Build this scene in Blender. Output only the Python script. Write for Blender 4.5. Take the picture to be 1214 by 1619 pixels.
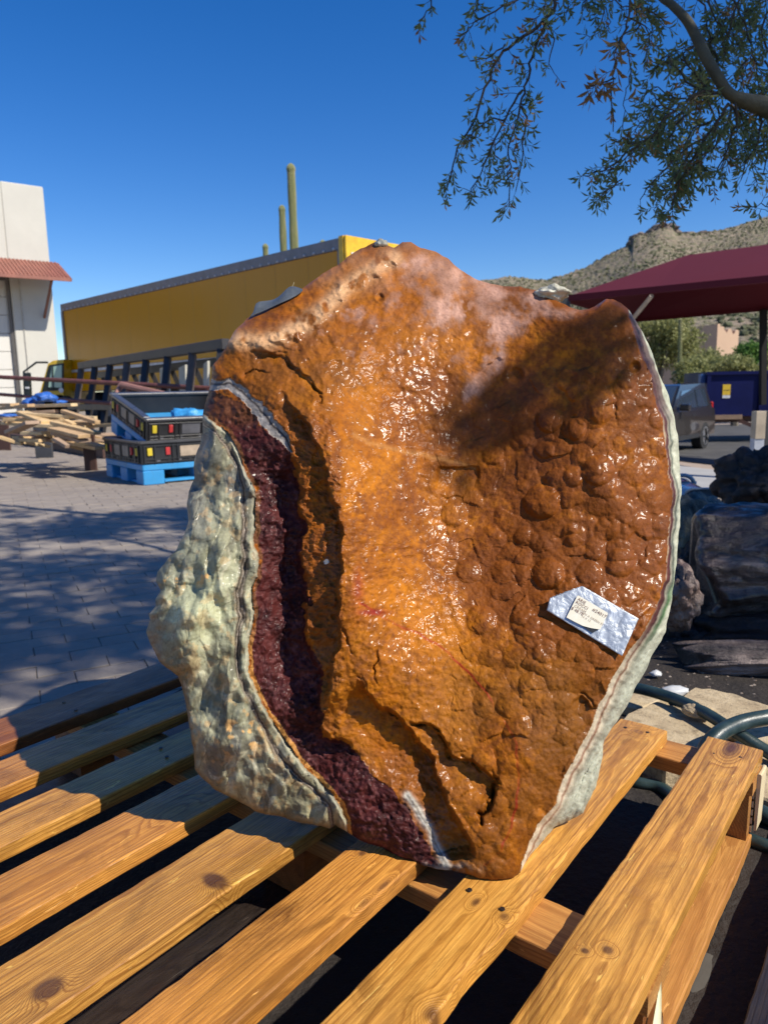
import bpy, bmesh, math, random
import numpy as np
from mathutils import Vector, Matrix, Euler, noise as mnoise

for o in list(bpy.data.objects): bpy.data.objects.remove(o, do_unlink=True)
SC = bpy.context.scene
COL = SC.collection
R = math.radians

# ------------------------------------------------------------------ camera, world, sun, exposure
F = 1169.0                       # focal length in photograph pixels (26 mm equivalent)
PITCH = math.atan((809.5 - 620) / F)
ROLL = R(1.3)
CAM = np.array([0.0, 0.0, 0.80])
def rotx(a):
    c, s = math.cos(a), math.sin(a); return np.array([[1, 0, 0], [0, c, -s], [0, s, c]])
def rotz(a):
    c, s = math.cos(a), math.sin(a); return np.array([[c, -s, 0], [s, c, 0], [0, 0, 1]])
CPF = rotx(math.pi / 2 - PITCH)
CW = CPF @ rotz(-ROLL)
M = CW @ CPF.T                   # pallet frame (level with the pallet deck) -> world
cd = bpy.data.cameras.new('camera'); cam = bpy.data.objects.new('camera', cd); COL.objects.link(cam)
cd.sensor_fit = 'VERTICAL'; cd.sensor_height = 36.0; cd.lens = F / 1619 * 36
cd.clip_start = 0.02; cd.clip_end = 5000
cd.dof.use_dof = True; cd.dof.focus_distance = 1.05; cd.dof.aperture_fstop = 9.0
m4 = Matrix([[*CW[0], CAM[0]], [*CW[1], CAM[1]], [*CW[2], CAM[2]], [0, 0, 0, 1]])
cam.matrix_world = m4
SC.camera = cam
SUN_EL, SUN_AZ = R(44), math.atan2(0.87, -0.49)     # azimuth clockwise from +Y
wd = bpy.data.worlds.new('World'); SC.world = wd; wd.use_nodes = True
wn = wd.node_tree; bg = wn.nodes['Background']
sky = wn.nodes.new('ShaderNodeTexSky'); sky.sky_type = 'NISHITA'; sky.sun_disc = False
sky.sun_elevation = SUN_EL; sky.sun_rotation = SUN_AZ
sky.altitude = 800; sky.air_density = 1.0; sky.dust_density = 0.3; sky.ozone_density = 3.0
hs = wn.nodes.new('ShaderNodeHueSaturation'); hs.inputs['Saturation'].default_value = 1.38; hs.inputs['Hue'].default_value = 0.512
wn.links.new(sky.outputs[0], hs.inputs['Color']); wn.links.new(hs.outputs[0], bg.inputs[0]); bg.inputs[1].default_value = 0.115
sd = bpy.data.lights.new('sun', 'SUN'); sun = bpy.data.objects.new('sun', sd); COL.objects.link(sun)
sd.energy = 5.0; sd.angle = R(0.53); sd.color = (1.0, 0.93, 0.82)
SUNV = Vector((math.sin(SUN_AZ) * math.cos(SUN_EL), math.cos(SUN_AZ) * math.cos(SUN_EL), math.sin(SUN_EL)))
sun.rotation_euler = SUNV.to_track_quat('Z', 'Y').to_euler()
sun.location = (6, -4, 8)
SC.view_settings.view_transform = 'Standard'; SC.view_settings.look = 'None'
SC.view_settings.gamma = 1; SC.view_settings.exposure = 0.36
SC.view_settings.use_curve_mapping = False
SC.render.engine = 'CYCLES'

# ------------------------------------------------------------------ placing helpers
def wray(x, y): return CW @ np.array([(x - 607) / F, (809.5 - y) / F, -1.0])
def pray(x, y): return CPF @ np.array([(x - 607) / F, (809.5 - y) / F, -1.0])
def at(x, y, Y):
    r = wray(x, y); return Vector(CAM + r * (Y / r[1]))
def G(x, y, z=0.0):
    r = wray(x, y); return Vector(CAM + r * ((z - CAM[2]) / r[2]))
def pf(v): return Vector(CAM + M @ np.array(v))       # pallet frame point -> world
def atpf(x, y, Y):
    r = pray(x, y); return pf(r * (Y / r[1]))

# ------------------------------------------------------------------ object helpers
def tag(o, label=None, cat=None, group=None, kind=None):
    if label: o['label'] = label
    if cat: o['category'] = cat
    if group: o['group'] = group
    if kind: o['kind'] = kind
    return o
def empty(name, loc=(0, 0, 0), rz=0, label=None, cat=None, group=None):
    o = bpy.data.objects.new(name, None); COL.objects.link(o); o.location = loc
    o.rotation_euler = (0, 0, rz); o.empty_display_size = .1
    return tag(o, label, cat, group)
def link(name, me, mat=None, parent=None, smooth=False):
    if mat and not me.materials: me.materials.append(mat)
    o = bpy.data.objects.new(name, me); COL.objects.link(o)
    if parent: o.parent = parent
    if smooth: me.polygons.foreach_set('use_smooth', [True] * len(me.polygons))
    return o
class MB:
    def __init__(s): s.v = []; s.f = []
    def box(s, c, size, rot=None, taper=0):
        i = len(s.v); hx, hy, hz = size[0] / 2, size[1] / 2, size[2] / 2
        for dz in (-1, 1):
            k = 1 - taper if dz > 0 else 1
            for dx, dy in ((-1, -1), (1, -1), (1, 1), (-1, 1)):
                p = Vector((dx * hx * k, dy * hy * k, dz * hz))
                if rot is not None: p = rot @ p
                s.v.append(Vector(c) + p)
        s.f += [(i, i+3, i+2, i+1), (i+4, i+5, i+6, i+7), (i, i+1, i+5, i+4), (i+1, i+2, i+6, i+5), (i+2, i+3, i+7, i+6), (i+3, i, i+4, i+7)]
        return s
    def bar(s, a, b, w, h=None, up=(0, 0, 1)):
        a, b = Vector(a), Vector(b); h = h or w; d = (b - a); L = d.length; d.normalize()
        u = Vector(up)
        if abs(d.dot(u)) > .95: u = Vector((1, 0, 0))
        y = u.cross(d).normalized(); z = d.cross(y)
        rot = Matrix((d, y, z)).transposed()
        return s.box((a + b) / 2, (L, w, h), rot)
    def tube(s, pts, rad, n=8, cap=True):
        pts = [Vector(p) for p in pts]; k = len(pts)
        rads = rad if isinstance(rad, (list, tuple)) else [rad] * k
        i0 = len(s.v); prev = None
        for j, p in enumerate(pts):
            t = (pts[min(j+1, k-1)] - pts[max(j-1, 0)]).normalized()
            if prev is None:
                u = t.orthogonal().normalized()
            else:
                u = (prev - t * prev.dot(t)).normalized()
            prev = u; w = t.cross(u)
            for a in range(n):
                an = 2 * math.pi * a / n
                s.v.append(p + (u * math.cos(an) + w * math.sin(an)) * rads[j])
        for j in range(k-1):
            for a in range(n):
                b = (a+1) % n
                s.f.append((i0+j*n+a, i0+j*n+b, i0+(j+1)*n+b, i0+(j+1)*n+a))
        if cap:
            s.f.append(tuple(i0+a for a in reversed(range(n)))); s.f.append(tuple(i0+(k-1)*n+a for a in range(n)))
        return s
    def poly(s, pts):
        i = len(s.v); s.v += [Vector(p) for p in pts]; s.f.append(tuple(range(i, i+len(pts)))); return s
    def prism(s, pts, off):
        off = Vector(off); pts = [Vector(p) for p in pts]; n = len(pts); i = len(s.v)
        s.v += pts + [p + off for p in pts]
        s.f.append(tuple(reversed(range(i, i+n)))); s.f.append(tuple(range(i+n, i+2*n)))
        for a in range(n):
            b = (a+1) % n; s.f.append((i+a, i+b, i+n+b, i+n+a))
        return s
    def mesh(s, name, bevel=0, seg=1, fix=True):
        me = bpy.data.meshes.new(name); me.from_pydata([tuple(v) for v in s.v], [], s.f)
        if bevel or fix:
            bm = bmesh.new(); bm.from_mesh(me)
            if bevel: bmesh.ops.bevel(bm, geom=bm.edges[:], offset=bevel, segments=seg, affect='EDGES', profile=.6, clamp_overlap=True)
            bmesh.ops.recalc_face_normals(bm, faces=bm.faces[:])
            bm.to_mesh(me); bm.free()
        return me
    def build(s, name, mat, parent=None, bevel=0, seg=1, smooth=False, fix=True):
        return link(name, s.mesh(name, bevel, seg, fix), mat, parent, smooth)
def resample(pts, n):
    pts = [Vector(p) for p in pts]; out = []
    k = len(pts)
    for i in range(n):
        t = i / (n-1) * (k-1); j = min(int(t), k-2); u = t - j
        p0, p1, p2, p3 = pts[max(j-1, 0)], pts[j], pts[j+1], pts[min(j+2, k-1)]
        out.append(.5 * ((2*p1) + (p2-p0)*u + (2*p0-5*p1+4*p2-p3)*u*u + (3*p1-p0-3*p2+p3)*u**3))
    return out

# ------------------------------------------------------------------ node helpers
class NT:
    def __init__(s, name):
        s.m = bpy.data.materials.new(name); s.m.use_nodes = True; s.t = s.m.node_tree
        s.b = s.t.nodes['Principled BSDF']; s.out = s.t.nodes['Material Output']
    def n(s, typ, ins=None, **props):
        nd = s.t.nodes.new('ShaderNode' + typ)
        for k, v in props.items(): setattr(nd, k, v)
        for k, v in (ins or {}).items(): s.set(nd.inputs[k], v)
        return nd
    def set(s, sock, v):
        if isinstance(v, bpy.types.NodeSocket): s.t.links.new(v, sock)
        elif isinstance(v, bpy.types.Node): s.t.links.new(v.outputs[0], sock)
        else: sock.default_value = v
    def math(s, op, a, b=0.0, c=None, clamp=False):
        nd = s.n('Math', operation=op, use_clamp=clamp); s.set(nd.inputs[0], a); s.set(nd.inputs[1], b)
        if c is not None: s.set(nd.inputs[2], c)
        return nd.outputs[0]
    def noise(s, vec, scale, detail=4, rough=.55, dist=0):
        nd = s.n('TexNoise'); s.set(nd.inputs['Vector'], vec); nd.inputs['Scale'].default_value = scale
        nd.inputs['Detail'].default_value = detail; nd.inputs['Roughness'].default_value = rough
        nd.inputs['Distortion'].default_value = dist
        return nd.outputs[0]
    def mapping(s, vec, scale=(1, 1, 1), rot=(0, 0, 0), loc=(0, 0, 0)):
        nd = s.n('Mapping'); s.set(nd.inputs[0], vec); nd.inputs['Location'].default_value = loc
        nd.inputs['Rotation'].default_value = rot; nd.inputs['Scale'].default_value = scale
        return nd.outputs[0]
    def coord(s, which='Object'): return s.n('TexCoord').outputs[which]
    def ramp(s, fac, stops, interp='LINEAR'):
        nd = s.n('ValToRGB'); s.set(nd.inputs[0], fac); cr = nd.color_ramp; cr.interpolation = interp
        while len(cr.elements) < len(stops): cr.elements.new(.5)
        for e, (p, c) in zip(cr.elements, stops):
            e.position = p; e.color = c if len(c) == 4 else (*c, 1)
        return nd.outputs[0]
    def mix(s, fac, a, b, mode='MIX'):
        nd = s.n('Mix', data_type='RGBA', blend_type=mode); s.set(nd.inputs[0], fac)
        for sk, v in ((nd.inputs[6], a), (nd.inputs[7], b)):
            if isinstance(v, tuple) and len(v) == 3: v = (*v, 1)
            s.set(sk, v)
        return nd.outputs[2]
    def bump(s, h, strength=.5, dist=.01, normal=None):
        nd = s.n('Bump'); nd.inputs['Strength'].default_value = strength; nd.inputs['Distance'].default_value = dist
        s.set(nd.inputs['Height'], h)
        if normal is not None: s.set(nd.inputs['Normal'], normal)
        return nd.outputs[0]
    def P(s, **kw):
        for k, v in kw.items():
            key = {'color': 'Base Color', 'rough': 'Roughness', 'metal': 'Metallic', 'coat': 'Coat Weight', 'coat_rough': 'Coat Roughness',
                   'normal': 'Normal', 'coat_normal': 'Coat Normal', 'spec': 'Specular IOR Level', 'sss': 'Subsurface Weight', 'trans': 'Transmission Weight', 'ior': 'IOR', 'alpha': 'Alpha'}[k]
            if isinstance(v, tuple) and len(v) == 3 and key == 'Base Color': v = (*v, 1)
            s.set(s.b.inputs[key], v)
        return s.m
MATS = {}
def plain(name, col, rough=.6, metal=0, var=.25, scale=6, bump=.15, bscale=60, bdist=.004, coat=0, spec=.5, dirt=None, coord='Object'):
    if name in MATS: return MATS[name]
    t = NT(name); c = t.coord(coord)
    n1 = t.noise(c, scale, 5, .6); n2 = t.noise(c, bscale, 4, .6)
    lo = tuple(v * (1 - var) for v in col); hi = tuple(min(1, v * (1 + var)) for v in col)
    cc = t.ramp(n1, [(.3, lo), (.7, hi)])
    cc = t.mix(t.math('MULTIPLY', n2, .35), cc, tuple(v * .6 for v in col))
    if dirt:
        dn = t.noise(c, scale * .7, 6, .7, 1)
        cc = t.mix(t.ramp(dn, [(.5, (0, 0, 0)), (.68, (1, 1, 1))]), cc, dirt)
    t.P(color=cc, rough=t.math('ADD', t.math('MULTIPLY', n1, .25), rough - .12, clamp=True), metal=metal, coat=coat, spec=spec, normal=t.bump(n2, bump, bdist))
    MATS[name] = t.m; return t.m

# ================================================================== THE GROUND
def sst(t): t = np.clip(t, 0, 1); return t * t * (3 - 2 * t)
def gz(x, y):
    return -0.78 * sst((np.asarray(x) - 1.2) / 6.0) * sst((np.asarray(y) - 3.5) / 9.0)
def ground():
    ax = np.concatenate([-np.geomspace(12, 2500, 26)[::-1], np.linspace(-11.8, 14, 87), np.geomspace(14.5, 2500, 26)])
    ay = np.concatenate([-np.geomspace(6, 2500, 14)[::-1], np.linspace(-5.8, 26, 107), np.geomspace(27, 2500, 26)])
    X, Y = np.meshgrid(ax, ay)
    Z = gz(X, Y)
    Z = Z - .045 * sst((-.25 - X) / .2) * (Y < 14) * (X > -13)      # bed of the paved yard lies lower
    Z = Z + .004 * (np.sin(X * 9.1 + Y * 3) * np.sin(Y * 7.7 - X * 2)) * ((X > -.2) & (Y < 3))
    nx, ny = len(ax), len(ay)
    v = np.stack([X, Y, Z], -1).reshape(-1, 3)
    i = np.arange(nx * ny).reshape(ny, nx)
    f = np.stack([i[:-1, :-1], i[:-1, 1:], i[1:, 1:], i[1:, :-1]], -1).reshape(-1, 4)
    me = bpy.data.meshes.new('ground'); me.from_pydata(v.tolist(), [], f.tolist())
    t = NT('ground_dirt'); c = t.coord('Object')
    n1 = t.noise(c, 1.1, 6, .6); n2 = t.noise(c, 45, 5, .7); n3 = t.noise(c, 260, 3, .7)
    col = t.ramp(n1, [(.3, (.23, .19, .145)), (.7, (.36, .31, .25))])
    col = t.mix(t.math('MULTIPLY', n3, .6), col, (.14, .115, .09))
    t.P(color=col, rough=.9, spec=.25, normal=t.bump(t.math('ADD', n2, t.math('MULTIPLY', n3, .5)), .6, .01))
    o = link('ground', me, t.m, smooth=True); tag(o, kind='structure'); return o
ground()

# paved yard: pavers one by one
def pavers():
    rng = random.Random(5)
    t = NT('paver_stone'); c = t.coord('Object')
    wc = t.n('NewGeometry').outputs['Position']
    vor = t.n('TexVoronoi', feature='F1'); t.set(vor.inputs['Vector'], t.mapping(wc, (5, 10, 1), (0, 0, -.5))); vor.inputs['Scale'].default_value = 1
    n1 = t.noise(wc, .7, 4, .6); n2 = t.noise(wc, 90, 5, .7); n3 = t.noise(wc, 14, 4, .6)
    rnd = t.n('ObjectInfo').outputs['Random']
    col = t.ramp(t.math('ADD', t.math('MULTIPLY', n1, .5), t.math('MULTIPLY', vor.outputs['Color'], .4)), [(.2, (.20, .165, .13)), (.5, (.27, .228, .180)), (.8, (.34, .285, .23))])
    col = t.mix(t.ramp(n3, [(.4, (0, 0, 0)), (.75, (.6, .6, .6))]), col, (.16, .14, .125))
    col = t.mix(t.math('MULTIPLY', n2, .3), col, (.4, .37, .33))
    col = t.mix(t.math('MULTIPLY', rnd, .3), col, (.25, .2, .17))
    t.P(color=col, rough=.72, spec=.35, normal=t.bump(n2, .5, .006))
    sand = plain('joint_sand', (.21, .18, .15), .95, var=.3, scale=20)
    # bedding sheet
    base = MB()
    for a in range(24):
        for b in range(24):
            x0, x1 = -12 + a * .49, -12 + (a + 1) * .49; y0, y1 = .6 + b * .56, .6 + (b+1) * .56
            base.poly([(x0, y0, -.006), (x1, y0, -.006), (x1, y1, -.006), (x0, y1, -.006)])
    root = base.build('paved_yard', sand, fix=False); tag(root, kind='structure')
    ang = R(27); ca, sa = math.cos(ang), math.sin(ang)
    L, W_ = .2, .1; cells = []
    for i in range(-90, 90):
        for j in range(-160, 160):
            u = i * L + (L / 2 if j % 2 else 0); w = j * W_
            x = u * ca - w * sa; y = 6 + u * sa + w * ca
            if not (1.3 < y < 13.5 and -11.9 < x < -.32): continue
            px = 607 + x / y * F / 1.0
            if -260 < px < 430: cells.append((y, x, y))
    cells.sort()
    m = MB(); m.box((0, 0, 0), (L - .002, W_ - .002, .06)); me = m.mesh('paver', .0018, 1)
    me.materials.append(t.m)
    for k, (_, x, y) in enumerate(cells[:300]):
        o = bpy.data.objects.new('paver', me); COL.objects.link(o); o.parent = root
        o.location = (x, y, -.03 + rng.uniform(-.0022, .0022)); o.rotation_euler = (rng.gauss(0, .008), rng.gauss(0, .006), ang + rng.gauss(0, .01))
    rest = cells[300:]
    V = []; Fc = []
    bv = np.array([v.co[:] for v in me.vertices]); bf = [tuple(p.vertices) for p in me.polygons]; nb = len(bv)
    for k, (_, x, y) in enumerate(rest):
        e = Euler((rng.gauss(0, .011), rng.gauss(0, .008), ang + rng.gauss(0, .01))).to_matrix()
        p = bv @ np.array(e).T + np.array([x, y, -.03 + rng.uniform(-.003, .003)])
        V.append(p); Fc += [tuple(q + k * nb for q in f) for f in bf]
    me2 = bpy.data.meshes.new('pavers_far'); me2.from_pydata(np.concatenate(V).tolist(), [], Fc)
    o = link('distant_paver', me2, t.m, root); o['kind'] = 'stuff'
pavers()

# asphalt / concrete behind the right side
def right_ground():
    asph = plain('asphalt', (.07, .068, .066), .85, var=.3, scale=2, bump=.5, bscale=200, coord='Object')
    conc = plain('concrete_pale', (.36, .35, .33), .8, var=.12, scale=2, bump=.3, bscale=120)
    pav = plain('brick_drive', (.33, .26, .21), .85, var=.25, scale=8, bump=.5, bscale=70)
    def sheet(name, pts, mat, dz, n=14):
        m = MB(); A, B, Cc, D = [Vector((*p, 0)) for p in pts]
        g = {}
        for i in range(n + 1):
            for j in range(n + 1):
                u, v = i / n, j / n
                p = A.lerp(B, u).lerp(D.lerp(Cc, u), v)
                p.z = float(gz(p.x, p.y)) + dz; g[i, j] = len(m.v); m.v.append(p)
        for i in range(n):
            for j in range(n): m.f.append((g[i, j], g[i+1, j], g[i+1, j+1], g[i, j+1]))
        o = m.build(name, mat, fix=False); tag(o, kind='structure')
    sheet('concrete_apron', [(1.2, 5.5), (8.5, 5.5), (9.5, 10.8), (1.2, 11.0)], conc, .012, 40)
    sheet('brick_driveway', [(1.2, 11.05), (9.6, 10.85), (18, 30), (2, 30)], pav, .020, 40)
    sheet('asphalt_road', [(2.5, 14.0), (8.0, 14.0), (16, 29), (2.5, 29)], asph, .035, 40)
right_ground()

# ================================================================== BUILDING ON THE LEFT
def building():
    stucco = plain('stucco_cream', (.55, .53, .46), .85, var=.06, scale=1.2, bump=.4, bscale=40, bdist=.01)
    door = plain('door_offwhite', (.62, .60, .54), .6, var=.05, scale=1)
    trim = plain('door_track', (.14, .13, .12), .6)
    awn = plain('rust_awning', (.28, .105, .07), .55, var=.2, scale=3, bump=.2)
    root = empty('warehouse', at(100, 640, 27) * 1, label='cream stucco warehouse with rust red awning over a roll up door', cat='building')
    K = at(98, 620, 27); root.location = (K.x, K.y, 0)
    d = Vector((.787, .617, 0)); nrm = Vector((.617, -.787, 0))     # facade direction to the right (receding), outward normal
    def W(s, n, z): return d * s + nrm * n + Vector((0, 0, z))
    H = 8.05
    zA = 5.55      # awning attachment
    # facade with door opening: s from -14 to 0; door s -7.4..-2.0 up to 4.75
    m = MB()
    def slab(s0, s1, z0, z1, n0=-.4, n1=0):
        a = [W(s0, n1, z0), W(s1, n1, z0), W(s1, n1, z1), W(s0, n1, z1)]
        m.prism(a, -nrm * (n1 - n0))
    ds0, ds1, dz = -9.5, -1.35, 4.95
    slab(-16, ds0, 0, H); slab(ds1, 0, 0, H); slab(ds0, ds1, dz, H)
    # right side wall and back and roof
    m.prism([W(0, -.4, 0), W(-.4, -.4, 0), W(-.4, -.4, H - .02), W(0, -.4, H - .02)], -nrm * 14)
    m.prism([W(-16, -.4, 0), W(-15.6, -.4, 0), W(-15.6, -.4, H - .02), W(-16, -.4, H - .02)], -nrm * 14)
    m.build('wall', stucco, root, bevel=.03)
    MB().prism([W(-15.5, -.45, H - .6), W(-.45, -.45, H - .6), W(-.45, -14, H - .6), W(-15.5, -14, H - .6)], (0, 0, .1)).build('roof', stucco, root)
    MB().prism([W(-16, -14.4, 0), W(0, -14.4, 0), W(0, -14.4, H-.03), W(-16, -14.4, H-.03)], nrm * .3).build('wall', stucco, root)
    # roll-up door: horizontal sections
    for k in range(8):
        z0 = .02 + k * .615
        MB().prism([W(ds0 + .02, -.2, z0), W(ds1 - .02, -.2, z0), W(ds1 - .02, -.2, z0 + .6), W(ds0 + .02, -.2, z0 + .6)], -nrm * .05).build('door_panel', door, root, bevel=.008)
    fr = MB(); fr.bar(W(ds1 - .04, -.13, 0), W(ds1 - .04, -.13, dz), .12, .1); fr.bar(W(ds0, -.14, dz - .06), W(ds1 - .1, -.14, dz - .06), .1, .1)
    fr.build('door_frame', trim, root)
    MB().bar(W(-1.05, .02, 0), W(-1.05, .02, 5.0), .035, .03).build('conduit', plain('conduit', (.5, .48, .42), .5), root)
    # awning: sloped corrugated sheet from (n=0,z=zA) out to n=1.35, z=zA-.75
    a = MB(); n_ = 260; s0, s1 = -15.5, .25; outn, drop = 1.45, .72
    for i in range(n_):
        s = s0 + (s1 - s0) * i / n_; w = (s1 - s0) / n_
        za = .0 if i % 2 else .025
        p = [W(s, 0.01, zA + za), W(s + w, 0.01, zA + za), W(s + w, outn, zA - drop + za), W(s, outn, zA - drop + za)]
        a.prism(p, (0, 0, -.04))
    aw = a.build('awning', awn, root)
    e = MB(); e.bar(W(s0, outn, zA - drop - .05), W(s1, outn, zA - drop - .05), .06, .1); e.bar(W(s1, 0, zA - .05), W(s1, outn, zA - drop - .05), .05, .1)
    e.build('awning_frame', awn, root)
    for s in (-.35, -5.3, -10):
        MB().bar(W(s, 0, zA - 1.9), W(s, outn - .1, zA - drop - .08), .07, .07).build('bracket', plain('rusty_brace', (.2, .08, .055), .6), root)
    v = MB(); v.tube([W(-1.9, 0, 6.85), W(-1.9, .22, 6.85), W(-1.9, .3, 6.7)], [.1, .12, .07], 10); v.build('flood_light', trim, root)
building()
_b = bpy.data.objects['warehouse']; _k = at(98, 620, 38); _b.location = (_k.x, _k.y, .8 - .8 * 1.407); _b.scale = (1.407,) * 3

# ================================================================== YELLOW TRAILER
def trailer():
    t = NT('yellow_paint'); c = t.coord('Object')
    n1 = t.noise(c, .5, 4, .6); n2 = t.noise(t.mapping(c, (3, 3, .4)), 2.2, 5, .6)
    col = t.mix(t.math('MULTIPLY', n2, .3), (.60, .265, .002), (.47, .20, .002))
    t.P(color=col, rough=.25, spec=.22, normal=t.bump(n1, .12, .05))
    yel = t.m
    rail = plain('trailer_rail', (.20, .19, .20), .45, metal=.3)
    dark = plain('underframe', (.02, .02, .022), .7); white = plain('white_band', (.6, .6, .6), .4)
    yb = plain('yellow_rear', (.75, .45, .02), .35)
    A = at(97, 474, 25.8); B = at(545, 387, 15.9)
    ztop = (A.z + B.z) / 2
    d = Vector((B.x - A.x, B.y - A.y, 0)); L = d.length; d.normalize(); n = Vector((d.y, -d.x, 0))
    if n.y > 0: n = -n
    root = empty('box_trailer', (A.x, A.y, 0), label='long glossy yellow box trailer with a grey riveted top rail', cat='trailer')
    def W(s, o, z): return d * s + n * o + Vector((0, 0, z))
    zb = 1.05; Wd = 2.5
    MB().prism([W(0, -.02, zb), W(L, -.02, zb), W(L, -.02, ztop - .02), W(0, -.02, ztop - .02)], -n * (Wd - .04)).build('body', rail, root)
    npan = 12; pw = L / npan                                             # side skin panels, slightly bowed
    for i in range(npan):
        s0, s1 = i * pw + (.12 if i == 0 else .0025), (i + 1) * pw - (.0025 if i < npan-1 else .2)
        m = MB()
        for q in range(7):
            u = q / 6; bow = .003 * math.sin(math.pi * u)
            for z in (1.78, 2.6, ztop - .24): m.v.append(W(s0 + (s1 - s0) * u, .004 + bow, z))
        for q in range(6):
            for k in range(2): m.f.append((q*3+k, q*3+3+k, q*3+4+k, q*3+1+k))
        o = m.build('side_panel', yel, root, smooth=True, fix=False)
        m = MB(); m.prism([W(s0, .0, 1.06), W(s1, .0, 1.06), W(s1, .0, 1.68), W(s0, .0, 1.68)], n * .02); m.build('skirt_panel', yel, root)
    MB().prism([W(0, 0, 1.69), W(L - .12, 0, 1.69), W(L - .12, 0, 1.77), W(0, 0, 1.77)], n * .03).build('band', white, root)
    MB().prism([W(-.02, 0, ztop - .23), W(L, 0, ztop - .23), W(L, 0, ztop), W(-.02, 0, ztop)], n * .035).build('top_rail', rail, root)
    MB().prism([W(-.03, 0, zb), W(.11, 0, zb), W(.11, 0, ztop - .24), W(-.03, 0, ztop - .24)], n * .04).build('corner_post', rail, root)
    MB().prism([W(L - .19, 0, zb), W(L - .14, 0, zb), W(L - .14, 0, ztop - .24), W(L - .19, 0, ztop - .24)], n * .04).build('corner_post', rail, root)
    MB().prism([W(L - .13, 0, zb), W(L, 0, zb), W(L, 0, ztop + .03), W(L - .13, 0, ztop + .03)], n * .05).build('rear_frame', yb, root)
    MB().prism([W(L + .005, .03, zb), W(L + .005, -Wd + .03, zb), W(L + .005, -Wd + .03, ztop + .03), W(L + .005, .03, ztop + .03)], d * .06).build('rear_door', yb, root, bevel=.01)
    MB().prism([W(L + .066, -.1, ztop - .42), W(L + .066, -Wd + .1, ztop - .42), W(L + .066, -Wd + .1, ztop - .3), W(L + .066, -.1, ztop - .3)], d * .03).build('header_bar', white, root)
    # rivets
    rv = plain('rivet', (.55, .55, .56), .3, metal=.5)
    mm = MB(); mm.tube([(0, 0, 0), tuple(n * .02), tuple(n * .03)], [.03, .026, .01], 8); me = mm.mesh('rivet'); me.materials.append(rv)
    for i in range(44):
        o = bpy.data.objects.new('rivet', me); COL.objects.link(o); o.parent = root; o.location = W(.2 + i * (L - .5) / 43, .036, ztop - .2)
    # underneath: frame rails, wheels, landing legs
    MB().bar(W(.3, -.8, .9), W(L - .3, -.8, .9), .12, .25).bar(W(.3, -1.7, .9), W(L - .3, -1.7, .9), .12, .25).build('chassis', dark, root)
    for s in (1.4, 2.7, L - 1.9, L - 3.2):
        for o_ in (-.22, -2.28):
            w = MB(); w.tube([W(s, o_ - .14, .5), W(s, o_ + .14, .5)], .5, 24); wh = w.build('wheel', dark, root, bevel=.02)
            w = MB(); w.tube([W(s, o_ + .145, .5), W(s, o_ + .16, .5)], .27, 18); w.build('rim', rail, wh)
    for o_ in (-.5, -2): MB().bar(W(9.6, o_, .05), W(9.6, o_, 1.0), .12).build('landing_leg', dark, root)
    # cab of the truck beyond the far end, with mirror arm
    yc = plain('cab_yellow', (.62, .40, .02), .3, coat=.4); gl = NT('cab_glass'); gl.P(color=(.28, .42, .36), rough=.08, spec=.8); blk = plain('black_plastic', (.015, .02, .02), .4)
    Y = 25.0
    def Q(x, y, Yo=0): return at(x, y, Y + Yo) - Vector((cb.location))
    cb = empty('truck_cab', at(95, 650, Y), label='yellow truck cab with long black mirror arm at the left end of the yellow trailer', cat='truck')
    cb.location.z = 0
    prof = [(101, 652), (56, 652), (57, 628), (64, 618), (76, 575), (84, 570), (101, 568)]
    MB().prism([Q(*p) for p in prof], (.3, 2.0, 0)).build('body', yc, cb, bevel=.03, seg=2)
    fr = [(101, 617), (67, 619), (78, 577), (101, 574)]
    MB().prism([Q(x, y, -.03) for x, y in fr], (0, .04, 0)).build('window_frame', blk, cb)
    MB().prism([Q(x, y, -.06) for x, y in [(98, 613), (77, 612), (82, 580), (98, 577)]], (0, .03, 0)).build('window', gl.m, cb)
    MB().prism([Q(x, y, -.1) for x, y in [(85, 617), (83.5, 617), (82.5, 579), (84, 579)]], (0, .03, 0)).build('window_divider', blk, cb)
    mr = MB(); mr.tube([Q(76, 573, -.1), Q(58, 573, -.4), Q(38, 588, -.6), Q(40, 626, -.6)], .035, 6)
    mr.build('mirror_arm', blk, cb)
    MB().prism([Q(x, y, -.65) for x, y in [(48, 627), (40, 627), (38, 589), (46, 589)]], (0, .18, 0)).build('mirror', blk, cb, bevel=.03, seg=2)
    MB().prism([Q(x, y, -.68) for x, y in [(47, 614.5), (40.5, 614.5), (40.3, 611.5), (46.7, 611.5)]], (0, .02, 0)).build('mirror_bracket', plain('white_band', (.6,.6,.6)), cb)
    g = MB(); c0 = Q(97, 617, -.2); g.tube([c0, c0 + Vector((0, .03, 0))], .08, 12); g.build('headlight', white, cb)
    for x in (62, 96):
        w = MB(); c0 = Q(x, 652); c0.z = .48; w.tube([c0, c0 + Vector((0, .3, 0))], .48, 20); w.build('wheel', dark, cb)
    # propane/steel post leaning nearby: skipped
trailer()

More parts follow.
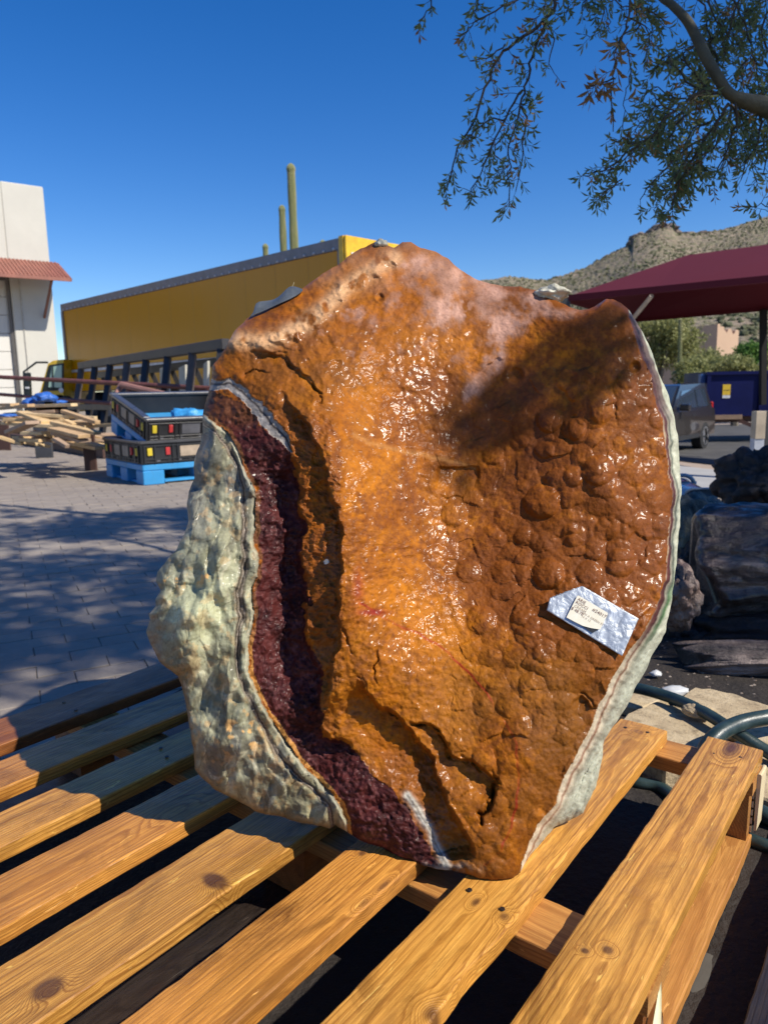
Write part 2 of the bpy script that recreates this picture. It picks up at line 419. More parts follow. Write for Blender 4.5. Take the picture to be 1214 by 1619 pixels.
# ================================================================== SAGUAROS
def saguaro(name, label, x, ytop, ybot, Y, wpx, lean=0, arms=()):
    t = MATS.get('sag')
    if not t:
        tt = NT('saguaro_skin'); c = tt.coord('Object')
        n = tt.noise(tt.mapping(c, (3, 3, .6)), 3, 5, .6); n2 = tt.noise(c, 30, 3)
        col = tt.ramp(n, [(.3, (.12, .15, .045)), (.55, (.19, .20, .07)), (.75, (.32, .27, .13))])
        tt.P(color=tt.mix(tt.math('MULTIPLY', n2, .4), col, (.34, .30, .17)), rough=.8, normal=tt.bump(n2, .5, .02)); t = MATS['sag'] = tt.m
    top, base = at(x, ytop, Y), at(x, ybot, Y)
    r = wpx / 2 / F * Y
    root = empty(name, (base.x, base.y, 0), label=label, cat='cactus')
    H_ = lambda P_, j_: P_[-1][2] - P_[j_][2]
    def column(pts, rad, parent, nm):
        P0 = pts; pts = [Vector(p) for p in pts[:-1]] + [Vector(P0[-2]).lerp(Vector(P0[-1]), k / 6) for k in range(1, 7)]
        m = MB(); n = 26; rb = 32; k = len(pts)
        for j, p in enumerate(pts):
            u = j / (k - 1)
            topd = H_(pts, j); rr = rad * (.93 + .05 * math.sin(j * 1.3) + .04 * math.sin(j * .41 + 1)) * math.sqrt(max(.03, 1 - max(0, 1 - topd / (rad * 1.3)) ** 2))
            for a in range(rb):
                an = 2 * math.pi * a / rb; q = rr * (1 + (.1 if a % 2 else -.07))
                m.v.append(Vector(p) + Vector((math.cos(an) * q, math.sin(an) * q, 0)))
        for j in range(k-1):
            for a in range(rb):
                b = (a+1) % rb; m.f.append((j*rb+a, j*rb+b, (j+1)*rb+b, (j+1)*rb+a))
        m.f.append(tuple((k-1)*rb + a for a in range(rb)))
        return m.build(nm, t, parent)
    H = top.z
    column([(lean * (i/29)**2 * -1 + (top.x - base.x) * i / 29, 0, H * i / 29) for i in range(30)], r, root, 'trunk')
    for (dx, zt, zs, rr) in arms:
        pts = [(dx * min(1, i / 5), 0, zs + .25 * min(i, 5) / 5 * math.sin(min(i, 5) / 5 * 1.57) + (zt - zs - .25) * max(0, i - 5) / 20) for i in range(26)]
        column(pts, rr, root, 'arm')
    return root
_h = at(450, 324, 34).z
saguaro('saguaro_cactus', 'tallest saguaro behind the yellow trailer, with a shorter column beside it', 464, 258, 420, 34, 12.5, .12, [(-.40, _h, 3.2, .15)])
saguaro('saguaro_cactus', 'short single saguaro tip just left of the tall saguaro above the trailer', 419.5, 385, 430, 36, 8.5)
saguaro('saguaro_cactus', 'tiny saguaro tip near the rear end of the yellow trailer', 510, 379, 430, 38, 8.5)

# ================================================================== RAIL FENCE, SLAB RACK
def fence_left():
    rust = plain('rusty_pipe', (.16, .055, .04), .6, var=.4, scale=8)
    Ys = [12.0, 11.0, 10.0]
    a = at(-30, 594.5, 13.5); b = at(204, 607, 11.5); c = at(345, 615, 10.4)
    root = empty('pipe_fence', (b.x, b.y, 0), label='thin rusty pipe fence with two rails behind the crates and timber', cat='fence')
    o = root.location
    MB().tube([a - o, b - o, c - o], .035, 8).build('rail', rust, root)
    a2, b2, c2 = at(-30, 621, 13.5), at(204, 640, 11.5), at(345, 650, 10.4)
    MB().tube([a2 - o, b2 - o, c2 - o], .03, 8).build('rail', rust, root)
    pk = plain('pink_brace', (.33, .16, .12), .6)
    MB().tube([at(192, 608, 11.2) - o, at(262, 624, 10.6) - o, at(345, 645, 9.9) - o], .045, 8).build('brace', pk, root)
    MB().tube([at(192, 608, 11.3) - o, at(178, 640, 11.0) - o], .04, 8).build('brace', pk, root)
    for x, y, Y in ((-20, 595, 13.4), (204, 607, 11.5), (330, 614, 10.5)):
        p = at(x, y, Y); MB().tube([p - o, Vector((p.x, p.y, 0)) - o], .045, 8).build('post', rust, root)
fence_left()

def rack():
    blk = plain('black_steel', (.035, .032, .032), .5, var=.3, scale=5, metal=.2)
    brn = plain('dark_timber', (.09, .07, .06), .7, var=.3)
    pale = plain('onyx_slab', (.52, .50, .42), .4, var=.35, scale=3)
    P0, P1 = at(130, 577, 15.2), at(352, 547, 9.9)
    z = (P0.z + P1.z) / 2; P0.z = P1.z = z
    d = (P1 - P0); L = d.length; d.normalize(); n = Vector((d.y, -d.x, 0))
    if n.y > 0: n = -n
    root = empty('slab_rack', (P0.x, P0.y, 0), label='black steel A frame rack holding upright stone slabs before the trailer', cat='rack')
    o = Vector(root.location)
    def W(s, k, zz): return d * s + n * k + Vector((0, 0, zz))
    MB().bar(W(-.1, 0, z), W(L + .1, 0, z), .12, .14).build('top_beam', blk, root, bevel=.01)
    MB().bar(W(-.1, -.35, z - .18), W(L + .1, -.35, z - .18), .08, .12).build('top_beam', blk, root)
    N = 7
    for i in range(N + 1):
        s = L * i / N
        top = W(s, 0.02, z - .07); foot = W(s + .48, .42, .08)
        MB().bar(top, foot, .09, .09).build('upright', blk if i % 3 else brn, root)
        MB().bar(W(s + .1, -.36, z - .24), W(s + .35, -.75, .08), .07, .07).build('upright', blk, root)
    for zz, k in ((.12, .42), (.12, -.75), (.65, .3)):
        MB().bar(W(0, k, zz), W(L + .5, k, zz), .1, .1).build('base_beam', blk, root)
    rng = random.Random(3)
    for i, (s, w, h, tilt) in enumerate([(2.9, .32, 1.22, .25), (3.9, .3, 1.3, .2), (4.7, .2, 1.28, .18), (5.5, .16, 1.3, 0), (1.4, .6, .75, .1), (4.2, .9, .55, 0.05)]):
        if s + .3 > L: s = L - .4
        m = MB(); m.prism([W(s, -.12, .14), W(s + w, -.12, .14), W(s + w * .95 - tilt * h * .3, -.2, h), (W(s - tilt * h * .6, -.2, h * .97))], -n * .04)
        sl = m.build('stone_slab', pale, bevel=.006); sl.location = o
        tag(sl, ['widest pale slab at the left half of the black rack', 'mottled pale slab leaning in the middle of the black rack', 'narrow pale slab leaning right of the rack middle', 'upright cream post like slab near the right end of the rack',
                 'low grey slab at the left end of the black rack', 'low broad slab at the foot of the black rack'][i], 'slab', 'stone slabs in the rack')
rack()

# ================================================================== CRATES
def bulk_bins():
    blue = plain('blue_plastic', (.035, .27, .56), .45, var=.15, scale=4, bump=.1, dirt=(.07, .22, .38))
    blk = plain('black_plastic_bin', (.018, .018, .02), .42, var=.3, scale=5)
    grey = plain('worn_rim', (.10, .10, .11), .4, var=.3); card = plain('cardboard_panel', (.36, .28, .2), .8, var=.3, scale=12)
    yl = plain('yellow_label', (.6, .45, .02), .6); rd = plain('red_label', (.5, .03, .03), .5); shine = plain('bin_rim', (.055, .055, .06), .3, var=.2)
    A = G(228, 768); B = G(155, 749)
    u = (B - A); u.z = 0; u.normalize()                     # left-back direction
    v = Vector((-u.y, u.x, 0));
    if v.x < 0: v = -v                                       # right-back direction
    LU, LV, HB, HW = 1.15, 1.22, .19, .185
    def make(label, rim_mat, cards):
        root = empty('bulk_container', (0, 0, 0), label=label, cat='container')
        # base: deck + feet (local x = v (right), y = u (left-back))
        m = MB(); m.box((LV / 2, LU / 2, HB - .03), (LV, LU, .06)); bs = m.build('pallet_base', blue, root, bevel=.008)
        for ix in (0, 1, 2):
            for iy in (0, 1, 2):
                w = .2 if ix != 1 else .2
                MB().box((.1 + ix * (LV - .2) / 2, .1 + iy * (LU - .2) / 2, HB / 2 - .03), (.2, .2, HB - .06)).build('foot', blue, root, bevel=.006)
        for k in (0, 1, 2):
            MB().box((.1 + k * (LV - .2) / 2, LU / 2, .012), (.12, LU - .02, .02)).build('skid', blue, root)
        for k in (0, 1):
            MB().box((LV / 2, .045 + k * (LU - .09), .03), (LV - .41, .08, .022)).build('skid', blue, root)
        T = .045
        def wall(cx, cy, lx, ly, along_x, outs):
            w = MB().box((cx, cy, HB + HW / 2), (lx, ly, HW)).build('side_wall', blk, root, bevel=.004)
            ln = lx if along_x else ly
            def place(t_, z_, wt, hz, th, mat, nm, par):
                off = (ly if along_x else lx) / 2
                if along_x: c = (cx - ln / 2 + t_ * ln, cy + outs * (off + th / 2), HB + z_)
                else: c = (cx + outs * (off + th / 2), cy - ln / 2 + t_ * ln, HB + z_)
                size = (wt, th, hz) if along_x else (th, wt, hz)
                return MB().box(c, size).build(nm, mat, par, bevel=.002)
            for t_ in (.02, .1, .24, .28, .48, .52, .72, .76, .9, .98): place(t_, HW / 2, .016, HW - .02, .014, blk, 'rib', w)
            for z_ in (.03, .08, .30): place(.5, z_ * .55, ln - .04, .010, .012, blk, 'rib', w)
            for k in range(12):
                if cards or True: place(.04 + k * .084, .03, .035, .022, .008, grey if k % 2 else blk, 'rib', w)
            for t_ in (.38, .62):
                place(t_, .108, .2, .10, .006, card if cards else grey, 'window_panel', w)
            place(.06, .115, .045, .07, .016, yl, 'yellow_label', w); place(.2, .115, .04, .07, .016, rd, 'red_label', w)
            place(.8, .115, .04, .07, .016, rd, 'red_label', w); place(.94, .115, .045, .07, .016, yl, 'yellow_label', w)
        wall(LV / 2, T / 2, LV, T, True, -1); wall(LV / 2, LU - T / 2, LV, T, True, 1)
        wall(T / 2, LU / 2, T, LU - 2 * T - .004, False, -1); wall(LV - T / 2, LU / 2, T, LU - 2 * T - .004, False, 1)
        zt = HB + HW + .016
        for c, s_ in (((LV / 2, T / 2, zt), (LV + .03, T + .03, .03)), ((LV / 2, LU - T / 2, zt), (LV + .03, T + .03, .03))):
            MB().box(c, s_).build('rim', rim_mat, root, bevel=.006)
        for c, s_ in (((T / 2, LU / 2, zt), (T + .03, LU - 2 * T - .04, .03)), ((LV - T / 2, LU / 2, zt), (T + .03, LU - 2 * T - .04, .03))):
            MB().box(c, s_).build('rim', rim_mat, root, bevel=.006)
        return root
    yaw = math.atan2(v.y, v.x)
    b1 = make('black bulk container on blue pallet base standing level on the pavers', shine, True)
    b1.location = A; b1.rotation_euler = (0, 0, yaw)
    rimh = HB + HW + .035
    b2 = make('upper black bulk container tipped at a slant inside the lower one', shine, False)
    Rz = Matrix.Rotation(yaw, 3, 'Z'); Rt = Matrix.Rotation(R(13.5), 3, 'X'); b2.scale = (.90, .92, 1)
    b2.rotation_euler = (Rz @ Rt).to_euler()
    b2.location = A + Rz @ Vector((.06, .05, rimh - .195))
    # plastic bag inside the upper one
    bagw = plain('white_film', (.62, .64, .66), .3, var=.2, scale=14, bump=.8, bscale=25, bdist=.03); bagb = plain('blue_film', (.05, .3, .62), .35, var=.4, scale=9, bump=.6, bscale=20, bdist=.03)
    R3 = Rz @ Rt
    def blob(name, c, rad, mat, seed, label, cat):
        bm = bmesh.new(); bmesh.ops.create_icosphere(bm, subdivisions=4, radius=1)
        for vv in bm.verts:
            k = 1 + .3 * mnoise.noise(vv.co * 1.7 + Vector((seed, 0, 0))) + .14 * mnoise.noise(vv.co * 5 + Vector((0, seed, 0)))
            vv.co = Vector((vv.co.x * rad[0], vv.co.y * rad[1], vv.co.z * rad[2])) * k
        me = bpy.data.meshes.new(name); bm.to_mesh(me); bm.free(); o = link(name, me, mat, smooth=True); o.location = c
        tag(o, label, cat); return o
    cb = b2.location
    blob('plastic_bag', cb + R3 @ Vector((.55, .35, .26)), (.22, .18, .14), bagb, 2, 'crumpled blue plastic bag inside the tipped container', 'bag')
    blob('plastic_bag', cb + R3 @ Vector((.74, .20, .28)), (.12, .1, .10), bagw, 7, 'crumpled white plastic wrap beside the blue bag in the tipped container', 'bag')
    return
bulk_bins()

# ================================================================== TIMBER PILE
def timber():
    rng = random.Random(11)
    mats = []
    for i, c in enumerate([(.58, .40, .20), (.50, .33, .17), (.36, .25, .17), (.62, .46, .25)]):
        mats.append(plain('offcut_%d' % i, c, .75, var=.25, scale=9, bump=.3))
    steel = plain('plate_steel', (.085, .085, .09), .5, var=.3, scale=5, metal=.3); brown = plain('brown_plate', (.075, .035, .025), .7, var=.3)
    g = at(72, 722, 9.0)
    # bunk: plates standing in front, beams under
    Yf = G(72, 722).y
    def plate(x0, x1, y0, mat, label, Yp):
        b = G((x0 + x1) / 2, y0); Yp = b.y
        wv = (x1 - x0) / F * Yp
        root = MB().box((0, 0, .24), (wv, .03, .48)).build('steel_plate', mat, bevel=.004); root.location = (b.x, b.y, 0); root.rotation_euler = (0, 0, R(-8))
        tag(root, label, 'plate'); return root
    p = plate(57, 86, 724, steel, 'grey steel end plate with bolt holes before the timber offcuts', 0)
    hole = plain('black_hole', (.008, .008, .008), .9)
    for q in ((-.08, .44), (.08, .42), (0, .22)):
        MB().tube([(q[0], -.017, q[1]), (q[0], -.021, q[1])], .014, 10).build('bolt', steel if q[1] > .3 else hole, p)
    plate(-6, 19, 712, brown, 'dark brown end plate at the left edge under the timber', 0)
    plate(135, 155, 744, brown, 'dark brown end plate between the timber and the crates', 0)
    for k, (x0, y0, x1, y1) in enumerate([(-40, 692, 160, 728), (-40, 684, 160, 716)]):
        a, b = G(x0, y0), G(x1, y1)
        o = MB().bar((0, 0, .09 + k * .0), b - a + Vector((0, 0, .09)), .12, .16).build('bunk_beam', hole if k else brown); o.location = (a.x, a.y + .25, 0)
        tag(o, ['front dark beam under the timber pile', 'rear black beam under the timber pile'][k], 'beam')
    # offcuts in px: hand placed ends + random fill
    named = [(8, 663, 118, 668, 8.5), (0, 646, 50, 641, 8.8), (18, 683, 52, 668, 7.9), (40, 655, 152, 661, 8.3), (85, 668, 155, 685, 7.9), (85, 678, 134, 690, 7.7), (88, 694, 108, 706, 7.5),
             (60, 642, 118, 640, 8.8), (35, 652, 75, 668, 8.4), (100, 650, 155, 668, 8.2), (10, 655, 90, 650, 8.7), (60, 672, 130, 676, 8.1), (104, 665, 118, 672, 7.9), (2, 640, 24, 640, 9.0), (90, 684, 135, 697, 7.8)]
    items = [(at(a, b, Y), at(c, d, Y - rng.uniform(0, .5)), .05 + .03 * (i % 3)) for i, (a, b, c, d, Y) in enumerate(named)]
    for i in range(34):
        x = rng.uniform(0, 135); ln = rng.uniform(25, 75); y = 650 + rng.uniform(0, 45) + .05 * x; Y = 9.0 - (y - 640) / 45 + rng.uniform(.15, .8)
        s = rng.uniform(-.08, .32)
        items.append((at(x, y, Y), at(x + ln, y + s * ln, Y - rng.uniform(-.4, .5)), rng.uniform(.05, .12)))
    NL = ['long offcut running flat across the upper half of the pile', 'thick pale offcut at the far left top of the timber pile', 'yellow offcut slanting down to the left at the front of the pile', 'longest offcut, at mid height, reaching from the plate to the crates',
          'offcut sloping down to the crates at the right end of the pile', 'short offcut above the grey plate, sloping right', 'lowest pale offcut jutting out right of the grey steel plate', 'weathered offcut on top of the pile right of the blue tarp',
          'offcut crossing diagonally behind the grey plate', 'offcut sloping toward the upper container at the right of the pile', 'offcut lying level just below the blue tarp', 'yellow offcut in front at mid pile, nearly level', 'tiny stub standing up in the middle of the pile',
          'thin topmost offcut at the left picture edge', 'offcut sloping down between grey plate and brown plate']
    for i, (a, b, w) in enumerate(items):
        me = MB().bar(Vector((0, 0, 0)), b - a, w * 1.25, .036).mesh('timber_offcut', .003)
        o = link('timber_offcut', me, mats[i % 4]); o.location = a
        tag(o, NL[i] if i < len(NL) else 'sawn timber offcut buried in the middle of the loose pile left of the crates', 'timber', 'timber offcuts heaped in the pile')
    # blue tarps
    tarp = plain('blue_tarp', (.03, .12, .42), .5, var=.35, scale=8, bump=.8, bscale=12, bdist=.03)
    def heap(c, rad, seed, label):
        bm = bmesh.new(); bmesh.ops.create_icosphere(bm, subdivisions=4, radius=1)
        for vv in bm.verts:
            k = 1 + .28 * mnoise.noise(vv.co * 2 + Vector((seed, 0, 0))) + .18 * (1 - abs(mnoise.noise(vv.co * 4.5 + Vector((0, seed, 0)))))
            vv.co = Vector((vv.co.x * rad[0], vv.co.y * rad[1], max(vv.co.z, -.5) * rad[2])) * k
        me = bpy.data.meshes.new('tarp'); bm.to_mesh(me); bm.free(); o = link('tarp', me, tarp, smooth=True); o.location = c; tag(o, label, 'tarp')
    heap(at(72, 630, 9.0), (.12, .12, .065), 1, 'bundled blue tarp on top of the timber pile')
    heap(at(52, 636, 9.1), (.10, .12, .05), 5, 'low blue tarp fold left of the bundled tarp')
    heap(at(96, 636, 9.1), (.06, .1, .025), 7, 'small blue tarp scrap right of the bundled tarp')
    heap(at(14, 657, 8.6), (.13, .12, .02), 9, 'flat blue tarp tucked between the timber at the left edge')
timber()

# ================================================================== MOUNTAINS
def mountain():
    sky_pts = [(600, 470), (700, 452), (780, 441), (805, 437), (840, 441), (862, 444), (885, 437), (905, 430), (925, 423), (940, 415), (957, 404), (972, 398), (985, 391), (998, 386), (1001, 372), (1010, 367), (1022, 368),
               (1032, 361), (1042, 356), (1052, 353), (1062, 357), (1070, 368), (1090, 367), (1110, 367), (1130, 365), (1160, 358), (1185, 350), (1214, 342), (1300, 322), (1500, 300), (1800, 330), (2200, 420)]
    xs = np.array([p[0] for p in sky_pts], float); ys = np.array([p[1] for p in sky_pts], float)
    px = np.concatenate([np.linspace(600, 770, 20), np.linspace(771, 1300, 420), np.linspace(1303, 2200, 60)])
    hy = np.interp(px, xs, ys)
    D = 420.0
    rows = 110; V = []; hs_ = np.convolve(np.pad(hy, 30, 'edge'), np.ones(61) / 61, 'valid')
    for j in range(rows):
        u = j / (rows - 1)                 # 0 at the foot, 1 at the ridge
        Y = 95 + (D - 95) * u ** 1.1
        for i, x in enumerate(px):
            ky_ = u ** 9; r = wray(x, hy[i] * ky_ + (hs_[i] + 6) * (1 - ky_)); rid = CAM + r * (D / r[1])
            X = rid[0] * (Y / D) if x < 1300 else rid[0] * (Y / D)
            zr = rid[2]
            prof = u ** 1.25
            p = Vector((X * .018, Y * .018, 0))
            gul = mnoise.noise(Vector((X * .022, Y * .008, 1))) * 9 * math.sin(math.pi * min(u, .98)) + mnoise.noise(Vector((X * .09, Y * .05, 4))) * 2.2 * math.sin(math.pi * u) 
            rock = abs(mnoise.noise(Vector((X * .35, Y * .2, 7)))) * 1.6 * u
            if j == rows - 1: gul = 0; rock = (mnoise.noise(Vector((X * .5, 0, 3)))) * .9
            V.append((X, Y, -1.0 + (zr + 1) * prof + gul * .8 + rock))
    n = len(px)
    # back slope
    for i, x in enumerate(px):
        p = V[(rows-1)*n + i]; V.append((p[0] * 1.25, p[1] * 1.3, -2))
    rows += 1
    idx = np.arange(rows * n).reshape(rows, n)
    f = np.stack([idx[:-1, :-1], idx[:-1, 1:], idx[1:, 1:], idx[1:, :-1]], -1).reshape(-1, 4)
    me = bpy.data.meshes.new('mountain'); me.from_pydata(V, [], f.tolist())
    t = NT('desert_slope'); c = t.n('NewGeometry').outputs['Position']
    n1 = t.noise(c, .03, 5, .6); n2 = t.noise(c, .25, 6, .65); n3 = t.noise(c, 1.1, 5, .7)
    col = t.ramp(n1, [(.3, (.20, .155, .11)), (.7, (.33, .26, .19))])
    col = t.mix(t.ramp(n2, [(.42, (0, 0, 0)), (.58, (1, 1, 1))]), col, (.13, .135, .065))
    col = t.mix(t.ramp(n3, [(.48, (0, 0, 0)), (.62, (.8, .8, .8))]), col, (.40, .34, .26))
    t.P(color=col, rough=.95, spec=.1, normal=t.bump(t.math('ADD', n2, n3), .9, 1.2))
    o = link('mountain', me, t.m, smooth=True); tag(o, kind='structure')
    # rock outcrop on the peak
    rk = plain('peak_rock', (.16, .125, .10), .9, var=.4, scale=.4, bump=.9, bscale=2, bdist=.5)
    m = MB(); rng = random.Random(4)
    bm = bmesh.new()
    for (x, y, s) in [(1003, 376, 3.0), (1010, 372, 3.2), (1018, 373, 2.6), (1030, 366, 3.6), (1040, 361, 4.2), (1050, 358, 4.5), (1058, 360, 4.2), (1064, 366, 3.6), (1000, 384, 3.2), (985, 394, 2), (1022, 378, 3), (1045, 370, 4), (1012, 382, 3), (960, 405, 2), (880, 439, 1.8), (871, 442, 1.5), (1084, 369, 2), (1110, 367, 2), (1120, 368, 1.5)]:
        p = at(x, y, D - 6)
        ret = bmesh.ops.create_icosphere(bm, subdivisions=3, radius=1)
        sd_ = rng.uniform(0, 99)
        for v in ret['verts']:
            k = 1 + .5 * mnoise.noise(v.co * 1.6 + Vector((sd_, 0, 0))) + .35 * abs(mnoise.noise(v.co * 4 + Vector((sd_, 0, 0))))
            v.co = Vector((v.co.x * s * .9, v.co.y * s * 1.4, v.co.z * s * .8)) * k + p - Vector((0, 0, s * .45))
    me = bpy.data.meshes.new('outcrop'); bm.to_mesh(me); bm.free()
    oo = link('rock_outcrop', me, rk); tag(oo, kind='structure')
    # desert scrub: small shrubs over the slope, uncountable
    bm2v = []; bm2f = []
    ico = bmesh.new(); bmesh.ops.create_icosphere(ico, subdivisions=1, radius=1); iv = np.array([v.co[:] for v in ico.verts]); jf = [tuple(v.index for v in f_.verts) for f_ in ico.faces]; ico.free()
    Varr = np.array(V).reshape(rows, n, 3); nr = np.random.default_rng(8); k = 0
    for _ in range(11000):
        j = int(nr.uniform(.0, 1) * (rows - 3)); i = int(nr.uniform(20, 460))
        p = Varr[j, i] * (1 - nr.random()) ; p = Varr[j, i] + (Varr[j+1, i+1] - Varr[j, i]) * nr.random()
        if mnoise.noise(Vector((p[0] * .05, p[1] * .03, 9))) < nr.uniform(-.45, .25): continue
        s = nr.uniform(.22, .62) * (1 if nr.random() > .06 else 1.7)
        q = iv * np.array([s, s, s * .75]) * (1 + nr.uniform(-.3, .3, (len(iv), 1))) + p + np.array([0, 0, s * .3])
        bm2v.append(q); bm2f += [tuple(a + k for a in f_) for f_ in jf]; k += len(iv)
    me = bpy.data.meshes.new('scrub'); me.from_pydata(np.concatenate(bm2v).tolist(), [], bm2f)
    sc = plain('desert_scrub', (.10, .105, .05), .9, var=.4, scale=.2, bump=0)
    o = link('desert_scrub', me, sc); tag(o, 'low green desert scrub dotted over the mountain slope', 'scrub', kind='stuff')
mountain()

# ================================================================== LEAFY CROWNS (leaf-sized faces)
def leaf_cloud(name, blobs, count, size, mat, parent=None, seed=0, aspect=.4, droop=.0):
    """blobs: list of (centre, (rx,ry,rz)); leaves spread through the volume, denser near the skin"""
    rng = np.random.default_rng(seed); w = np.array([b[1][0] * b[1][1] * b[1][2] for b in blobs]) ** .7; w /= w.sum()
    bi = rng.choice(len(blobs), count, p=w)
    dirs = rng.normal(size=(count, 3)); dirs /= np.linalg.norm(dirs, axis=1, keepdims=True)
    rad = rng.uniform(0, 1, count) ** .45
    C = np.array([b[0] for b in blobs])[bi]; Rr = np.array([b[1] for b in blobs])[bi]
    lump = 1 + .22 * np.sin(dirs[:, 0] * 7 + bi * 2) * np.sin(dirs[:, 2] * 6 + bi) + rng.normal(0, .06, count)
    P = C + dirs * Rr * (rad * lump)[:, None]
    t = rng.normal(size=(count, 3)); t[:, 2] -= droop; t /= np.linalg.norm(t, axis=1, keepdims=True)
    s = rng.normal(size=(count, 3)); s -= t * (s * t).sum(1, keepdims=True); s /= np.linalg.norm(s, axis=1, keepdims=True)
    sz = size * rng.uniform(.6, 1.3, count)[:, None]
    a = P - t * sz; b = P + s * sz * aspect; c = P + t * sz; d = P - s * sz * aspect
    V = np.stack([a, b, c, d], 1).reshape(-1, 3)
    f = np.arange(count * 4).reshape(-1, 4)
    me = bpy.data.meshes.new(name); me.from_pydata(V.tolist(), [], f.tolist())
    o = link(name, me, mat, parent); return o
def leafmat(name, c1, c2, c3=None, scale=8, trans=.35):
    t = NT(name); c = t.coord('Object')
    n1 = t.noise(c, scale, 3, .6); n2 = t.noise(c, scale * 9, 2, .5)
    col = t.ramp(t.math('ADD', t.math('MULTIPLY', n1, .5), t.math('MULTIPLY', n2, .5)), [(.35, c1), (.5, c2), (.68, c3 or c2)])
    t.P(color=col, rough=.6, spec=.3)
    tr = t.n('BsdfTranslucent'); t.set(tr.inputs[0], col)
    mx = t.n('MixShader'); mx.inputs[0].default_value = trans
    t.t.links.new(t.b.outputs[0], mx.inputs[1]); t.t.links.new(tr.outputs[0], mx.inputs[2]); t.t.links.new(mx.outputs[0], t.out.inputs[0])
    return t.m
LG = leafmat('palo_verde_leaf', (.16, .17, .055), (.27, .28, .10), (.38, .36, .16), .8)
LB = leafmat('bright_bush_leaf', (.07, .15, .03), (.13, .25, .05), (.2, .33, .09), .8)
BARK = plain('bark', (.16, .13, .09), .85, var=.3, scale=10)
def bg_tree(label, x, y, Y, rpx, hpx, mat, n=5200, seed=0, ytop=None, ybase=640):
    c = at(x, y, Y); k = Y / F; b = Vector((c.x, c.y, -.8))
    root = empty('palo_verde_tree', b, label=label, cat='tree', group='trees behind the parked car')
    rng = random.Random(seed); blobs = []
    for i in range(9):
        a = rng.uniform(0, 6.28); q = rng.uniform(.1, .75)
        blobs.append(((math.cos(a) * rpx * k * q, math.sin(a) * rpx * k * q, c.z + .8 + rng.uniform(-.6, .5) * hpx * k), (rpx * k * rng.uniform(.4, .62), rpx * k * .55, hpx * k * rng.uniform(.4, .6))))
    cr = leaf_cloud('crown', blobs, n, .085 * Y / 30, mat, root, seed, .33, .6); cr['kind'] = 'stuff'
    m = MB()
    for i in range(4):
        bl = blobs[i]; m.tube(resample([(0, 0, 0), (bl[0][0] * .3, bl[0][1] * .3, bl[0][2] * .5), bl[0]], 6), [.14, .12, .1, .08, .05, .03], 6)
    m.build('trunk', BARK, root)
bg_tree('large olive green palo verde filling the gap right of the boulder', 1040, 540, 34, 62, 50, LG, 12000, 1)
bg_tree('pale green palo verde in front of the adobe house', 1118, 578, 30, 42, 34, LG, 7000, 2)
bg_tree('olive palo verde behind the right edge of the parked car', 1085, 590, 27, 34, 28, LG, 5000, 3)
bg_tree('bright green bush right of the adobe house', 1192, 562, 38, 26, 24, LB, 4200, 4)
bg_tree('low green bush behind the blue dumpster', 1165, 582, 28, 40, 20, LG, 5000, 5)
bg_tree('low green bush beyond the right edge of the picture', 1240, 575, 30, 40, 30, LG, 4000, 6)
saguaro('saguaro_cactus', 'slim pale saguaro standing left of the adobe house', 1075, 503, 590, 31, 6.0)
# utility box by the car etc. comes later

